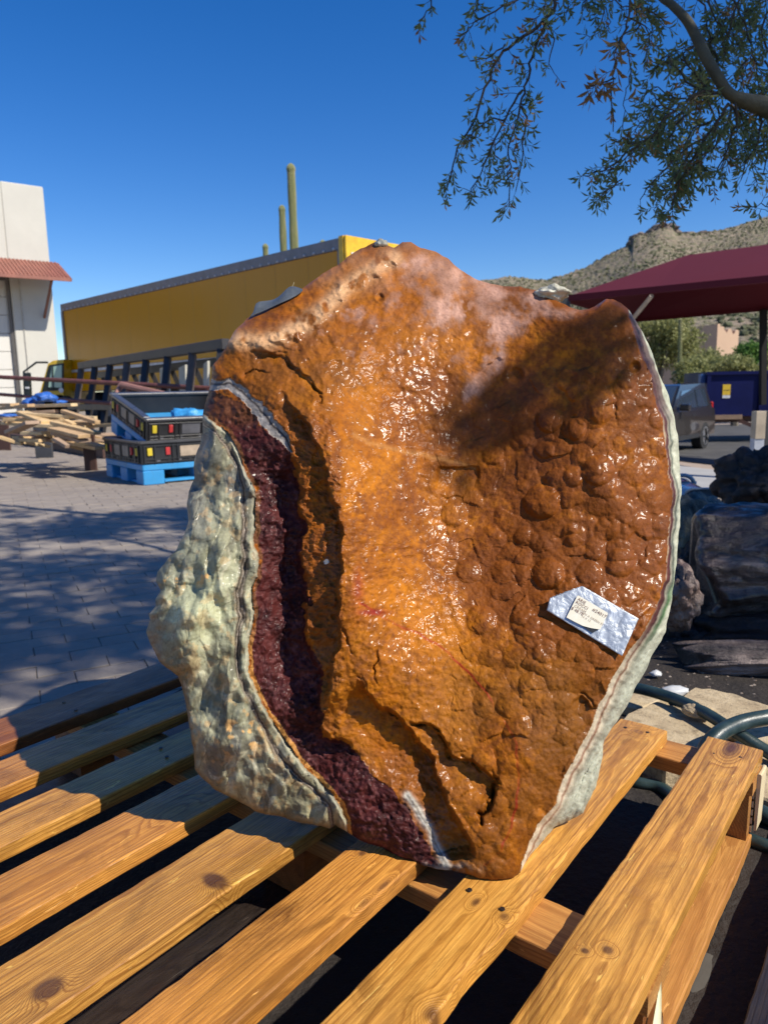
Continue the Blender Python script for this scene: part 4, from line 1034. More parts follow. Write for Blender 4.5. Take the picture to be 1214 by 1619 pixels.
# ================================================================== WOOD
H = .62
dv = np.array([.59774697, .80168483, 0]); ev = np.array([-.80168483, .59774697, 0])
def deckpt(x, y):
    q = pray(x, y); return pf(q * (-H / q[2]))
KN = [(deckpt(340, 1391), .016, .026, 1.0), (deckpt(76, 1562), .022, .017, 1.0), (deckpt(752, 1425), .014, .007, .75), (deckpt(797, 1448), .012, .009, .7), (deckpt(690, 1605), .016, .02, .8), (deckpt(924, 1506), .006, .006, .9), (deckpt(960, 1505), .009, .008, .9),
      (deckpt(573, 1352), .010, .007, .8), (deckpt(607, 1402), .022, .006, .7), (deckpt(575, 1430), .018, .007, .6), (deckpt(1010, 1158), .02, .02, .55), (deckpt(735, 1560), .012, .010, .6)]
def woodmat(name, light, mid, dark, ring=260, knots=(), wet=.5, stain=.65, grey=.0, ends=None):
    t = NT(name); c0 = t.coord('Object'); rnd = t.n('ObjectInfo').outputs['Random']
    off = t.n('CombineXYZ'); t.set(off.inputs[0], t.math('MULTIPLY', rnd, 37.0)); t.set(off.inputs[1], 0.0); t.set(off.inputs[2], 0.0)
    va = t.n('VectorMath', operation='ADD'); t.set(va.inputs[0], c0); t.set(va.inputs[1], off.outputs[0]); c = va.outputs[0]
    sp = t.n('SeparateXYZ'); t.set(sp.inputs[0], c)
    x, y, z = sp.outputs
    w1 = t.noise(t.mapping(c, (.9, 6, 6)), 1.0, 2, .4); w2 = t.noise(t.mapping(c, (6, 60, 60)), 1.0, 3, .6)
    # knots: sparse cells, elongated
    vk = t.n('TexVoronoi', feature='F1'); t.set(vk.inputs['Vector'], t.mapping(c, (3.6, 11, 3))); vk.inputs['Scale'].default_value = 1.0; vk.inputs['Randomness'].default_value = 1
    kd = vk.outputs['Distance']; kc = t.math('GREATER_THAN', vk.outputs['Color'], .53)
    kn = t.math('MULTIPLY', t.ramp(kd, [(.0, (1, 1, 1)), (.38, (0, 0, 0))], 'EASE'), kc)
    if knots:
        P_ = t.n('NewGeometry').outputs['Position']
        for (K_, la, lp_, st_) in knots:
            sb = t.n('VectorMath', operation='SUBTRACT'); t.set(sb.inputs[0], P_); sb.inputs[1].default_value = tuple(K_)
            da = t.n('VectorMath', operation='DOT_PRODUCT'); t.set(da.inputs[0], sb.outputs[0]); da.inputs[1].default_value = tuple(M @ dv / la)
            db = t.n('VectorMath', operation='DOT_PRODUCT'); t.set(db.inputs[0], sb.outputs[0]); db.inputs[1].default_value = tuple(M @ ev / lp_)
            q_ = t.math('ADD', t.math('MULTIPLY', da.outputs['Value'], da.outputs['Value']), t.math('MULTIPLY', db.outputs['Value'], db.outputs['Value']))
            g_ = t.math('MULTIPLY', t.math('POWER', 2.718, t.math('MULTIPLY', q_, -1.0)), st_)
            kn = t.math('MAXIMUM', kn, g_)
    # ring radius from a pith line below the board
    yy = t.math('ADD', y, t.math('MULTIPLY', t.math('SUBTRACT', rnd, .5), .09)); zz = t.math('ADD', z, t.math('ADD', .03, t.math('MULTIPLY', rnd, .05)))
    rr = t.math('SQRT', t.math('ADD', t.math('MULTIPLY', yy, yy), t.math('MULTIPLY', zz, zz)))
    rr = t.math('ADD', rr, t.math('MULTIPLY', t.math('SUBTRACT', w1, .5), .026)); rr = t.math('ADD', rr, t.math('MULTIPLY', t.math('SUBTRACT', w2, .5), .0035)); rr = t.math('ADD', rr, t.math('MULTIPLY', kn, .026))
    ph = t.math('FRACT', t.math('MULTIPLY', rr, ring))
    ringc = t.ramp(ph, [(0, (0, 0, 0)), (.55, (.35, .35, .35)), (.80, (1, 1, 1)), (.95, (.6, .6, .6)), (1, (0, 0, 0))])
    fib = t.noise(t.mapping(c, (10, 420, 420)), 1.0, 4, .65); fib2 = t.noise(t.mapping(c, (2.5, 70, 70)), 1.0, 4, .6)
    big = t.noise(t.mapping(c, (3, 9, 9)), 1.0, 5, .6)
    col = t.mix(fib2, light, mid)
    col = t.mix(t.math('MULTIPLY', ringc, .68), col, dark)
    col = t.mix(t.math('MULTIPLY', t.ramp(fib, [(.44, (0, 0, 0)), (.58, (1, 1, 1))]), .42), col, dark)
    fs = t.noise(t.mapping(c, (7, 900, 900)), 1.0, 3, .7); col = t.mix(t.math('MULTIPLY', t.ramp(fs, [(.5, (0, 0, 0)), (.66, (1, 1, 1))]), .55), col, tuple(v * .6 for v in dark))
    st = t.ramp(t.noise(t.mapping(c, (5, 22, 22)), 1.0, 6, .7, 1.2), [(.47, (0, 0, 0)), (.64, (1, 1, 1))])
    col = t.mix(t.math('MULTIPLY', st, stain), col, tuple(v * .35 for v in dark))
    col = t.mix(t.math('MULTIPLY', t.ramp(big, [(.35, (1, 1, 1)), (.6, (0, 0, 0))]), .35), col, mid)
    col = t.mix(t.math('MULTIPLY', t.ramp(kn, [(.38, (0, 0, 0)), (.72, (1, 1, 1))]), t.math('ADD', .45, t.math('MULTIPLY', fib2, .7), clamp=True)), col, (.065, .022, .010))
    gouge = t.ramp(t.noise(t.mapping(c, (14, 90, 90)), 1, 3, .7, .8), [(.66, (0, 0, 0)), (.72, (1, 1, 1))])
    col = t.mix(t.math('MULTIPLY', gouge, .55), col, tuple(min(1, v * 1.5) for v in light))
    h = t.math('SUBTRACT', t.math('ADD', t.math('MULTIPLY', ringc, .35), t.math('MULTIPLY', fib, .8)), t.math('MULTIPLY', gouge, .7))
    ro = t.ramp(t.noise(t.mapping(c, (4, 14, 14)), 1, 4, .6), [(.35, (.30 + .3 * (1 - wet),) * 3), (.7, (.62,) * 3)])
    hv = t.n('HueSaturation'); t.set(hv.inputs['Value'], t.math('ADD', .84, t.math('MULTIPLY', rnd, .34))); t.set(hv.inputs['Saturation'], 1.0); t.set(hv.inputs['Color'], col); col = hv.outputs[0]
    t.P(color=col, rough=ro, spec=.45, coat=wet * .35, coat_rough=.22, normal=t.bump(h, .5, .0016))
    return t.m
W_A = woodmat('wet_pine_orange', (.70, .34, .070), (.56, .235, .035), (.17, .045, .005), 330, KN, wet=1.0)
W_B = woodmat('wet_pine_gold', (.80, .43, .095), (.66, .305, .048), (.20, .060, .006), 300, KN, stain=.55, wet=.9)
W_C = woodmat('wet_pine_brown', (.33, .125, .028), (.25, .080, .014), (.11, .028, .005), 360, wet=.8, stain=.7)
W_D = woodmat('dry_pine_pale', (.54, .28, .075), (.45, .20, .045), (.22, .075, .014), 210, wet=.2, stain=.25)
W_K = woodmat('dark_wet_board', (.045, .032, .024), (.030, .020, .014), (.012, .008, .006), 200, wet=1.0, stain=.6)

def PP(a, p, z): return pf(dv * a + ev * p + np.array([0, 0, z]))
BR = Matrix((M @ dv, M @ ev, M @ np.array([0, 0, 1.]))).transposed()
def board_mesh(L, W, T, seed, rough=.0012, seg=70, wane=0.0, taper=0):
    """a sawn board: rounded profile lofted along its length with small unevenness, splintery edges; local x = length"""
    rng = random.Random(seed); r = .0022
    prof = []
    for sy, sz in ((1, 1), (-1, 1), (-1, -1), (1, -1)):
        cs = [(0, r), (.3 * r, .3 * r), (r, 0)] if (sy * sz > 0) else [(r, 0), (.3 * r, .3 * r), (0, r)]
        for dy, dz in cs: prof.append((sy * (W / 2 - dy), sz * (T / 2 - dz), sy, sz))
    prof2 = []
    for q in range(len(prof)):
        prof2.append(prof[q]); nx = prof[(q+1) % len(prof)]
        if abs(prof[q][0] - nx[0]) > W * .5:      # subdivide wide faces
            for k in range(1, 6): u = k / 6; prof2.append((prof[q][0] + (nx[0] - prof[q][0]) * u, prof[q][1], 0, prof[q][3]))
    m = MB(); n = len(prof2); s = Vector((seed * 5.1, seed * 2.3, 0))
    xs = [L * i / seg for i in range(seg + 1)]
    for i, x in enumerate(xs):
        bow = .0018 * math.sin(x / L * 3.1 + seed) ; cup = .0008
        for (y, z, sy, sz) in prof2:
            e = mnoise.noise(Vector((x * 9, y * 12, z * 12)) + s) * rough * .8 + mnoise.noise(Vector((x * 55, y * 60, z * 60)) + s) * rough * .5
            y2, z2 = y, z + bow + e * (1 if sz > 0 else .3) + cup * (1 - (2 * y / W) ** 2)
            if sy: y2 += sy * e * 1.6
            if wane and sy == -1:
                k = max(0, mnoise.noise(Vector((x * 7, 3, seed))) - .02) * wane * 2.2 + max(0, mnoise.noise(Vector((x * 31, 3, seed)))) * wane * .8
                y2 += k * (1 if sz > 0 else .5); z2 -= k * .25 if sz > 0 else 0
            m.v.append(Vector((x, y2, z2)))
    for i in range(seg):
        for a in range(n): b = (a + 1) % n; m.f.append((i*n+a, i*n+b, (i+1)*n+b, (i+1)*n+a))
    m.f.append(tuple(reversed(range(n)))); m.f.append(tuple(seg*n + a for a in range(n)))
    return m.mesh('board')
def mount(o, a, p, z, parent, along=True):
    """put a board (local x = length) with its start at a,p (pallet frame), centre height z"""
    Rm = BR if along else BR @ Matrix.Rotation(R(90), 3, 'Z')
    o.matrix_local = Matrix.Translation(PP(a, p, z) - Vector(parent.location)) @ Rm.to_4x4() if parent else Matrix.Translation(PP(a, p, z)) @ Rm.to_4x4()
def pallet():
    root = empty('wooden_pallet', PP(1.0 * H, 1.2 * H, -.79), label='orange brown wet wooden pallet carrying the boulder', cat='pallet')
    T = .024
    B = [(.20, 2.205, .311, .459, W_B, 0, 8), (.20, 2.172, .564, .706, W_B, .006, 7), (.22, 2.18, .811, .960, W_A, 0, 6), (.20, 2.19, 1.072, 1.238, W_B, .0, 5),
         (.24, 2.17, 1.328, 1.484, W_A, 0, 4), (.20, 2.2, 1.590, 1.732, W_B, 0, 3), (.2, 2.18, 1.826, 1.974, W_A, 0, 2), (.2, 2.2, 2.078, 2.254, W_C, .0, 1)]
    nail = plain('nail_steel', (.05, .04, .035), .4, metal=.6)
    nm = MB().tube([(0, 0, 0), (0, 0, .0012)], [.0036, .0032], 10).mesh('nail_head'); nm.materials.append(nail)
    rng = random.Random(9)
    for (a0, a1, p0, p1, mt, wane, sd_) in B:
        w = (p1 - p0) * H; me = board_mesh((a1 - a0) * H, w, T, sd_ * 3 + 1, wane=wane)
        o = link('deck_board', me, mt, root, smooth=False); mount(o, a0 * H, (p0 + p1) / 2 * H, -.62 - T / 2, root)
        for ac in (.31, 1.195, 2.12):
            for pp in (.27, .72):
                q = bpy.data.objects.new('nail_head', nm); COL.objects.link(q); q.parent = root
                mount(q, ac * H + rng.uniform(-.012, .012), (p0 + (p1 - p0) * pp) * H + rng.uniform(-.006, .006), -.62 + .0002, root)
    # cross boards under the deck
    for i, (a0, a1) in enumerate(((.26, .38), (1.185, 1.318), (2.085, 2.205))):
        w = (a1 - a0) * H
        o = link('cross_board', board_mesh(1.95 * H, w, .026, 40 + i), W_D if i else W_A, root); mount(o, (a0 + a1) / 2 * H, .31 * H, -.6445 - .0135, root, along=False)
    zt = -.6715
    for i, a in enumerate((.28, 1.19, 2.095)):
        for j, p in enumerate((.317, 1.13, 2.10)):
            o = link('block', board_mesh(.075, .09 if j else .085, .087, 60 + i * 3 + j, seg=8), W_D if (i, j) == (2, 0) else W_C, root); mount(o, a * H, (p + .07) * H, zt - .0445, root)
    for j, (p0, p1, mt, a0, a1) in enumerate(((.312, .472, W_D, .25, 2.14), (1.16, 1.32, W_K, .25, 2.14), (2.10, 2.25, W_C, .25, 2.14))):
        o = link('bottom_board', board_mesh((a1 - a0) * H * 1.0, (p1 - p0) * H * 1.27 if j == 0 else (p1 - p0) * H, .022, 80 + j), mt, root)
        mount(o, a0 * H, (p0 + p1) / 2 * H + (.012 if j == 0 else 0), -.760 - .0115, root)
    # broken pale splinters on the corner block
    pale = plain('fresh_split_wood', (.62, .50, .30), .8, var=.15, scale=30)
    for k in range(5):
        a = 2.13 + .006 * k
        m = MB(); m.prism([(0, 0, 0), (.0, .014 + .005 * (k % 2), .004), (0, 0, .012)], (.004, 0, 0)); o = m.build('splinter', pale, root); mount(o, 1.325 + .001 * k, .312 * H + .001, -.755 + .015 * k, root)
    o = link('split_face', board_mesh(.045, .006, .105, 97, seg=8), pale, root); mount(o, 1.327, .311 * H - .004, -.70, root)
pallet()
def dark_board():
    pb = -.745
    root = link('dark_board', board_mesh(1.6, .22, .05, 120, rough=.002), W_K); 
    mount(root, .15, .145 * H * 1.0 - .085, pb, None); tag(root, 'dark wet weathered board lying at the right beside the pallet', 'board')
    st = plain('concrete_pale', (.36, .35, .33))
    o = link('paving_strip', board_mesh(.22, .028, .03, 130, seg=10), plain('grey_strip', (.09, .085, .075), .95, spec=.1)); mount(o, .80, .19, -.80, None); tag(o, 'short pale concrete strip in the gap between pallet and dark board', 'strip')
    wk = link('dark_board', board_mesh(.9, .05, .03, 121, rough=.002), W_K); mount(wk, -.12, .985 * H * 1.22, -.772, None)
    tag(wk, 'narrow dark wet board lying under the pallet, seen through a gap', 'board')
dark_board()
def plant():
    t = NT('variegated_leaf'); c = t.coord('Generated'); sp = t.n('SeparateXYZ'); t.set(sp.inputs[0], c); n = t.noise(t.coord('Object'), 60, 3)
    u = t.math('ADD', sp.outputs[0], t.math('MULTIPLY', t.math('SUBTRACT', n, .5), .3))
    t.P(color=t.ramp(u, [(.2, (.55, .52, .30)), (.33, (.10, .22, .04)), (.6, (.14, .28, .06)), (.72, (.60, .58, .36))]), rough=.45)
    b = PP(.66, .165, -.80); root = empty('leafy_plant', b, label='small plant with green and cream striped blade leaf by the pallet corner', cat='plant')
    def blade(tip, wid, seed, base=(0, 0, 0), mt=None):
        B0 = Vector(base); Tt = Vector(tip); n_ = 14; d = (Tt - B0); side = d.cross(Vector((0, -1, .2))).normalized(); m = MB()
        for i in range(n_ + 1):
            u_ = i / n_; p = B0.lerp(Tt, u_) + Vector((0, -.01, 0)) * math.sin(u_ * 3); w = wid * (1 - u_) ** .7 * (1.0 if u_ > .15 else .8)
            m.v += [p - side * w, p + Vector((0, .003, 0)), p + side * w]
        for i in range(n_):
            for k in (0, 1): m.f.append((i*3+k, i*3+k+1, i*3+k+4, i*3+k+3))
        m.build('leaf', mt or t.m, root, fix=False, smooth=True)
    blade(atpf(1044, 1547, .745) - b, .014, 1, (-.015, 0, 0))
    blade(atpf(1016, 1592, .74) - b, .009, 2, (-.03, 0, 0)); 
    blade(atpf(1046, 1600, .76) - b, .008, 3, (.01, 0, 0), plain('dead_leaf', (.16, .10, .06), .8))
plant()

# ================================================================== THE BOULDER
def vnoise(x, y, seed=0):
    xi = np.floor(x).astype(np.int64); yi = np.floor(y).astype(np.int64); fx = x - xi; fy = y - yi
    fx = fx * fx * fx * (fx * (fx * 6 - 15) + 10); fy = fy * fy * fy * (fy * (fy * 6 - 15) + 10)
    def h(a, b):
        n = (a * 374761393 + b * 668265263 + seed * 974634777) & 0x7fffffff
        n = ((n ^ (n >> 13)) * 1274126177) & 0x7fffffff
        n = (n ^ (n >> 16)) & 0xffff
        return n / 65535.0 * 2 - 1
    return (h(xi, yi) * (1 - fx) + h(xi+1, yi) * fx) * (1 - fy) + (h(xi, yi+1) * (1 - fx) + h(xi+1, yi+1) * fx) * fy
def fbm(x, y, sc, seed=0, oct=4, gain=.5):
    a, t, n = 1., 0., 0.
    for o in range(oct):
        c, s = math.cos(.7 * o + seed), math.sin(.7 * o + seed)
        xx, yy = (x * c - y * s) / sc * 2 ** o, (x * s + y * c) / sc * 2 ** o
        t = t + a * vnoise(xx + 17.3 * seed, yy - 9.1 * seed, seed + o); n += a; a *= gain
    return t / n
def ridged(x, y, sc, seed=0, oct=4):
    a, t, n = 1., 0., 0.
    for o in range(oct):
        c, s = math.cos(.9 * o + seed), math.sin(.9 * o + seed)
        xx, yy = (x * c - y * s) / sc * 2 ** o, (x * s + y * c) / sc * 2 ** o
        t = t + a * (1 - 2 * np.abs(vnoise(xx + 5.1 * seed, yy, seed + o))); n += a; a *= .5
    return t / n
def worley(x, y, sc, seed=0):
    X, Y = x / sc, y / sc; xi = np.floor(X).astype(np.int64); yi = np.floor(Y).astype(np.int64)
    f1 = np.full(x.shape, 9.); f2 = np.full(x.shape, 9.); rid = np.zeros(x.shape)
    for dx in (-1, 0, 1):
        for dy in (-1, 0, 1):
            a, b = xi + dx, yi + dy
            def h(k):
                n = (a * 374761393 + b * 668265263 + (seed + k) * 974634777) & 0x7fffffff
                n = ((n ^ (n >> 13)) * 1274126177) & 0x7fffffff; return ((n ^ (n >> 16)) & 0xffff) / 65535.
            cx, cy, r = a + h(0), b + h(1), h(2)
            d = np.hypot(X - cx, Y - cy); nf = d < f1
            f2 = np.where(nf, f1, np.minimum(f2, d)); rid = np.where(nf, r, rid); f1 = np.where(nf, d, f1)
    return f1, f2, rid
def pdist(x, y, pts):
    """distance to a polyline, sign (+ on the left-hand side looking along it, image coordinates), and fraction along"""
    P = np.array(pts, float); best = np.full(x.shape, 1e9); sg = np.zeros(x.shape); fr = np.zeros(x.shape)
    L = np.hypot(*(P[1:] - P[:-1]).T); cum = np.concatenate([[0], np.cumsum(L)]); tot = cum[-1]
    for i in range(len(P) - 1):
        a, b = P[i], P[i+1]; d = b - a; l2 = (d ** 2).sum()
        t = np.clip(((x - a[0]) * d[0] + (y - a[1]) * d[1]) / l2, 0, 1)
        dx, dy = x - a[0] - t * d[0], y - a[1] - t * d[1]; dd = np.hypot(dx, dy); s = np.sign(d[0] * dy - d[1] * dx)
        m = dd < best; best = np.where(m, dd, best); sg = np.where(m, s, sg); fr = np.where(m, (cum[i] + t * L[i]) / tot, fr)
    return best, best * sg, fr
def inside(x, y, poly):
    P = poly; c = np.zeros(x.shape, bool); n = len(P)
    for i in range(n):
        x1, y1 = P[i]; x2, y2 = P[(i+1) % n]
        if y1 == y2: continue
        c ^= ((y1 > y) != (y2 > y)) & (x < (x2 - x1) * (y - y1) / (y2 - y1) + x1)
    return c
OUT = [(612, 388), (623, 391), (636, 383), (650, 383), (666, 393), (689, 398), (709, 410), (728, 427), (752, 441), (775, 449), (800, 452), (822, 452), (842, 458), (868, 470), (893, 480), (905, 486), (917, 489), (932, 487), (947, 481), (957, 473), (968, 472), (980, 477),
       (993, 489), (1006, 507), (1016, 528), (1030, 554), (1040, 588), (1055, 622), (1065, 655), (1070, 689), (1074, 730), (1077, 770), (1074, 823), (1071, 859), (1068, 902), (1061, 952), (1053, 985), (1051, 1000), (1034, 1031), (1022, 1056), (1002, 1092),
       (984, 1128), (969, 1149), (955, 1171), (952, 1196), (946, 1222), (941, 1246), (922, 1286), (876, 1308), (850, 1345), (832, 1364), (819, 1384), (810, 1391), (792, 1394), (777, 1398), (759, 1395), (734, 1385), (716, 1379), (687, 1379), (661, 1373), (632, 1357), (607, 1342), (582, 1335),
       (569, 1329), (549, 1316), (530, 1305), (521, 1311), (507, 1306), (477, 1301), (431, 1289), (404, 1283), (375, 1266), (339, 1247), (316, 1227), (308, 1217), (307, 1184), (299, 1141), (292, 1102), (281, 1069), (253, 1046), (236, 1018), (231, 999), (237, 980), (235, 972), (246, 958), (245, 949), (254, 934), (246, 919), (249, 905),
       (266, 883), (279, 870), (293, 843), (299, 824), (296, 797), (299, 777), (307, 758), (305, 738), (316, 702), (320, 682), (320, 656), (327, 626), (334, 596), (334, 580), (350, 563), (354, 553), (363, 538), (373, 522), (392, 502), (429, 485), (452, 472), (478, 457), (505, 436), (534, 419), (547, 406), (570, 393), (600, 381)]
QL = [(992, 505), (1003, 530), (1012, 555), (1023, 588), (1036, 627), (1046, 667), (1054, 700), (1059, 752), (1062, 823), (1055, 873), (1048, 916), (1032, 967), (1014, 1002), (988, 1043), (968, 1080), (946, 1116), (922, 1174), (897, 1221), (875, 1268), (850, 1308), (830, 1354), (822, 1378)]
BL = [(318, 654), (342, 665), (362, 682), (375, 705), (385, 731), (391, 758), (400, 777), (404, 797), (403, 824), (404, 856), (409, 889), (408, 909), (400, 926), (398, 955), (400, 993), (395, 1026), (395, 1055), (404, 1098), (424, 1131), (447, 1164), (477, 1204), (510, 1240), (533, 1266), (544, 1290), (553, 1322)]
CL = [(318, 668), (342, 684), (362, 708), (375, 738), (383, 777), (386, 824), (388, 856), (388, 890), (380, 935), (380, 975), (374, 1026), (379, 1059), (390, 1102), (406, 1138), (426, 1168), (453, 1204), (474, 1230), (505, 1256), (520, 1276), (526, 1309)]
V1 = [(328, 604), (368, 607), (398, 640), (424, 667), (449, 692), (464, 716)]
DL = [(447, 612), (458, 642), (484, 669), (500, 705), (517, 751), (530, 791), (541, 833), (538, 873), (538, 922), (538, 998), (531, 1046), (520, 1100), (512, 1130)]
EL = [(451, 698), (470, 745), (475, 797), (480, 840), (470, 873), (484, 922), (484, 998), (497, 1039), (510, 1069), (507, 1125), (510, 1158), (560, 1185), (582, 1200), (600, 1228), (632, 1256), (654, 1290), (680, 1348), (694, 1390)]
HL = [(560, 1065), (600, 1118), (640, 1145), (669, 1181), (690, 1217), (705, 1261), (723, 1301), (740, 1333), (748, 1370)]
GL = [(643, 1143), (680, 1149), (701, 1170), (712, 1196), (741, 1203), (763, 1217), (783, 1234), (779, 1272), (756, 1286), (756, 1304)]
IL = [(400, 556), (419, 558), (452, 564), (465, 581), (485, 597), (508, 624)]
JL = [(640, 398), (615, 412), (584, 429), (544, 456), (505, 495), (472, 518), (419, 541), (369, 537)]
FL = [(645, 1258), (655, 1270), (669, 1290), (687, 1319), (692, 1340), (700, 1368)]
RV = [(570, 955), (600, 975), (640, 995), (665, 1000), (705, 1029), (748, 1069), (777, 1105), (799, 1138), (817, 1178), (819, 1246), (806, 1308), (792, 1344), (768, 1366)]
PINK = [(540, 486), (572, 462), (605, 430), (640, 404), (690, 402), (735, 436), (790, 452), (850, 462), (880, 474), (908, 492), (880, 500), (850, 508), (826, 524), (800, 562), (775, 606), (735, 640), (745, 590), (760, 540), (700, 530), (650, 510), (600, 505), (560, 500)]
CTRL = [(800, 1395, .85), (716, 1379, .865), (607, 1341, .89), (549, 1316, .905), (521, 1311, .925), (431, 1289, .94), (339, 1247, .955), (307, 1184, .955), (281, 1069, .975), (232, 1000, 1.0), (250, 930, 1.01), (299, 824, 1.045), (307, 758, 1.07), (327, 626, 1.12), (353, 555, 1.13), (429, 485, 1.165), (534, 419, 1.20), (600, 381, 1.22),
        (689, 398, 1.20), (790, 452, 1.15), (850, 460, 1.13), (917, 489, 1.085), (970, 473, 1.09), (1003, 509, 1.06), (1029, 584, 1.055), (1052, 680, 1.04), (1062, 823, 1.01), (1048, 916, .985), (1012, 1002, .945), (948, 1116, .92), (897, 1221, .90), (832, 1352, .868),
        (484, 669, 1.0), (517, 751, .968), (541, 833, .945), (538, 922, .93), (538, 998, .925), (520, 1100, .925), (600, 800, .985), (610, 920, .965), (650, 800, 1.02), (700, 760, 1.055), (715, 880, 1.02), (715, 1000, .985), (720, 1100, .955), (850, 545, 1.095), (780, 640, 1.08), (860, 750, 1.025), (950, 760, .998), (905, 900, .982), (850, 1010, .962),
        (950, 620, 1.03), (800, 1200, .90), (860, 1130, .92), (740, 1210, .91), (600, 560, 1.075), (560, 650, 1.03), (640, 680, 1.055), (600, 450, 1.145), (700, 480, 1.125), (450, 560, 1.09), (500, 500, 1.12), (500, 900, .965), (440, 760, 1.015), (440, 900, .985), (440, 1030, .965), (480, 1150, .948), (560, 1250, .92), (650, 1320, .885),
        (350, 740, 1.055), (350, 880, 1.01), (300, 990, .98), (340, 1050, .962), (350, 1130, .955), (400, 1220, .94), (640, 1060, .94), (620, 1150, .925), (700, 1300, .88), (400, 640, 1.07)]
def tps(ctrl, x, y):
    C = np.array(ctrl); C[:, 2] += .115 * np.clip((1040 - C[:, 1]) / 600, 0, 1.1) * np.exp(-((C[:, 0] - 690) / np.where(C[:, 0] > 690, 480, 300)) ** 2)
    px, py, v = C[:, 0] / 1000, C[:, 1] / 1000, C[:, 2]; n = len(v)
    def U(d2): return np.where(d2 < 1e-12, 0, d2 * np.log(d2 + 1e-12))
    K = U((px[:, None] - px) ** 2 + (py[:, None] - py) ** 2) + np.eye(n) * 2e-3
    P = np.stack([np.ones(n), px, py], 1); A = np.block([[K, P], [P.T, np.zeros((3, 3))]]); w = np.linalg.solve(A, np.concatenate([v, [0, 0, 0]]))
    v = v; out = w[n] + w[n+1] * x / 1000 + w[n+2] * y / 1000
    for i in range(n): out = out + w[i] * U((x / 1000 - px[i]) ** 2 + (y / 1000 - py[i]) ** 2)
    return out
def sm(t): t = np.clip(t, 0, 1); return t * t * (3 - 2 * t)
def hexc(r, g, b):
    f = lambda c: ((c / 255 + .055) / 1.055) ** 2.4 if c > 10 else c / 255 / 12.92
    return np.array([f(r), f(g), f(b)])
def boulder_main():
    NTH, NR = 1500, 290
    O = np.array(OUT, float); O2 = np.vstack([O, O[:1]]); L = np.hypot(*(O2[1:] - O2[:-1]).T); cum = np.concatenate([[0], np.cumsum(L)])
    s = np.linspace(0, cum[-1], NTH, endpoint=False); ox = np.interp(s, cum, O2[:, 0]); oy = np.interp(s, cum, O2[:, 1])
    jit = fbm(ox, oy, 26, 3, 4) * 2.6
    cx, cy = 680., 880.; rl = np.hypot(ox - cx, oy - cy)
    ox = ox + (ox - cx) / rl * jit; oy = oy + (oy - cy) / rl * jit
    t = (np.arange(1, NR + 1) / NR) ** .92
    x = cx + (ox - cx)[None, :] * t[:, None]; y = cy + (oy - cy)[None, :] * t[:, None]
    # warped coordinates for natural outlines
    wx = x + fbm(x, y, 38, 5, 4) * 7; wy = y + fbm(x, y, 38, 9, 4) * 7
    Y = tps(CTRL, x, y)
    dQ, sQ, fQ = pdist(wx, wy, QL); strip = (sQ < 0) & inside(wx, wy, QL + [(822, 1500), (1300, 1500), (1300, 400), (992, 400)])
    onyx = inside(wx, wy, BL + [(553, 1500), (100, 1500), (100, 654)])
    dB, sB, fB = pdist(wx, wy, BL)
    mx_ = wx + fbm(x, y, 20, 201, 4) * 12; my_ = wy + fbm(x, y, 20, 203, 4) * 12
    maroon = inside(mx_, my_, BL[::-1] + [(318, 600), (338, 614), (366, 622), (392, 648), (414, 668), (440, 690), (455, 702)] + EL[1:] + [(640, 1500), (553, 1500)]) & ~onyx
    dV, sV, fV = pdist(wx, wy, V1); vein = (dV < (9 + 5 * fbm(x, y, 16, 4, 3)) * np.clip((1.0 - fV) / .35, 0.0, 1) ** .6) & (fV < .995) & ~onyx
    maroon &= ~vein
    # ---- ledges
    def ledge(pl, h, side, wdt, fall, wob=1.0):
        d, sg, fr = pdist(x + fbm(x, y, 24, 6, 4) * 9 * wob, y + fbm(x, y, 24, 8, 4) * 9 * wob, pl); q = sg * side
        end = sm(fr / .12) * sm((1 - fr) / .12) if fall > 0 else 1
        return h * sm(q / wdt + .5) * np.exp(-(np.clip(q, 0, None) / abs(fall)) ** 2) * end
    Y = Y + ledge(DL, .024, 1, 6, 95)
    Y = Y + ledge(EL[:13], .020, 1, 10, 60)
    Y = Y + ledge(HL, .027, 1, 8, 85)
    Y = Y + ledge(GL[:8], .013, 1, 3, 46, .5)
    Y = Y + ledge(IL, .010, 1, 5, 40, .6)
    Y = Y + ledge([(690, 738), (720, 741), (756, 735)], .006, 1, 4, 26, .6)
    Y = Y + ledge([(915, 1095), (925, 1105), (935, 1118), (955, 1122)], .006, 1, 3, 24, .6)
    Y = Y + np.where(onyx, -.008 * sm(dB / 5), 0)
    dJ, _, fJ = pdist(x, y, JL); fac = ridged(x, y, 30, 12, 4)
    Y = Y - np.exp(-(dJ / 15) ** 2) * (.010 + .010 * fac) * sm(fJ / .05)
    dC, sC, fC = pdist(wx, wy, CL)
    Y = Y + np.exp(-(dC / 5.0) ** 2) * .009 * (.6 + .6 * fbm(x, y, 60, 4, 2))
    # strip at the right: layered edge falling back
    q = np.where(strip, dQ, 0)
    Y = Y + .085 * (1 - np.exp(-q / 14)) + np.where(strip, .0035 * ridged(dQ * 5 + x * .1, y * .35, 26, 130, 3), 0)
    main = ~(onyx | maroon | strip | vein)
    # ---- texture relief
    Y = Y + fbm(x, y, 210, 21, 3) * .010 + fbm(x, y, 80, 22, 4) * .0055
    f1, f2, rid = worley(x + fbm(x, y, 30, 2, 3) * 9, y + fbm(x, y, 30, 4, 3) * 9, 34, 5)
    dome = np.clip(1 - f1 * f1 * 2.6, 0, 1) ** .7 * (rid > .3) * (.3 + rid)
    f1b, f2b, ridb = worley(x + fbm(x, y, 12, 2, 3) * 4, y + fbm(x, y, 12, 4, 3) * 4, 13, 9)
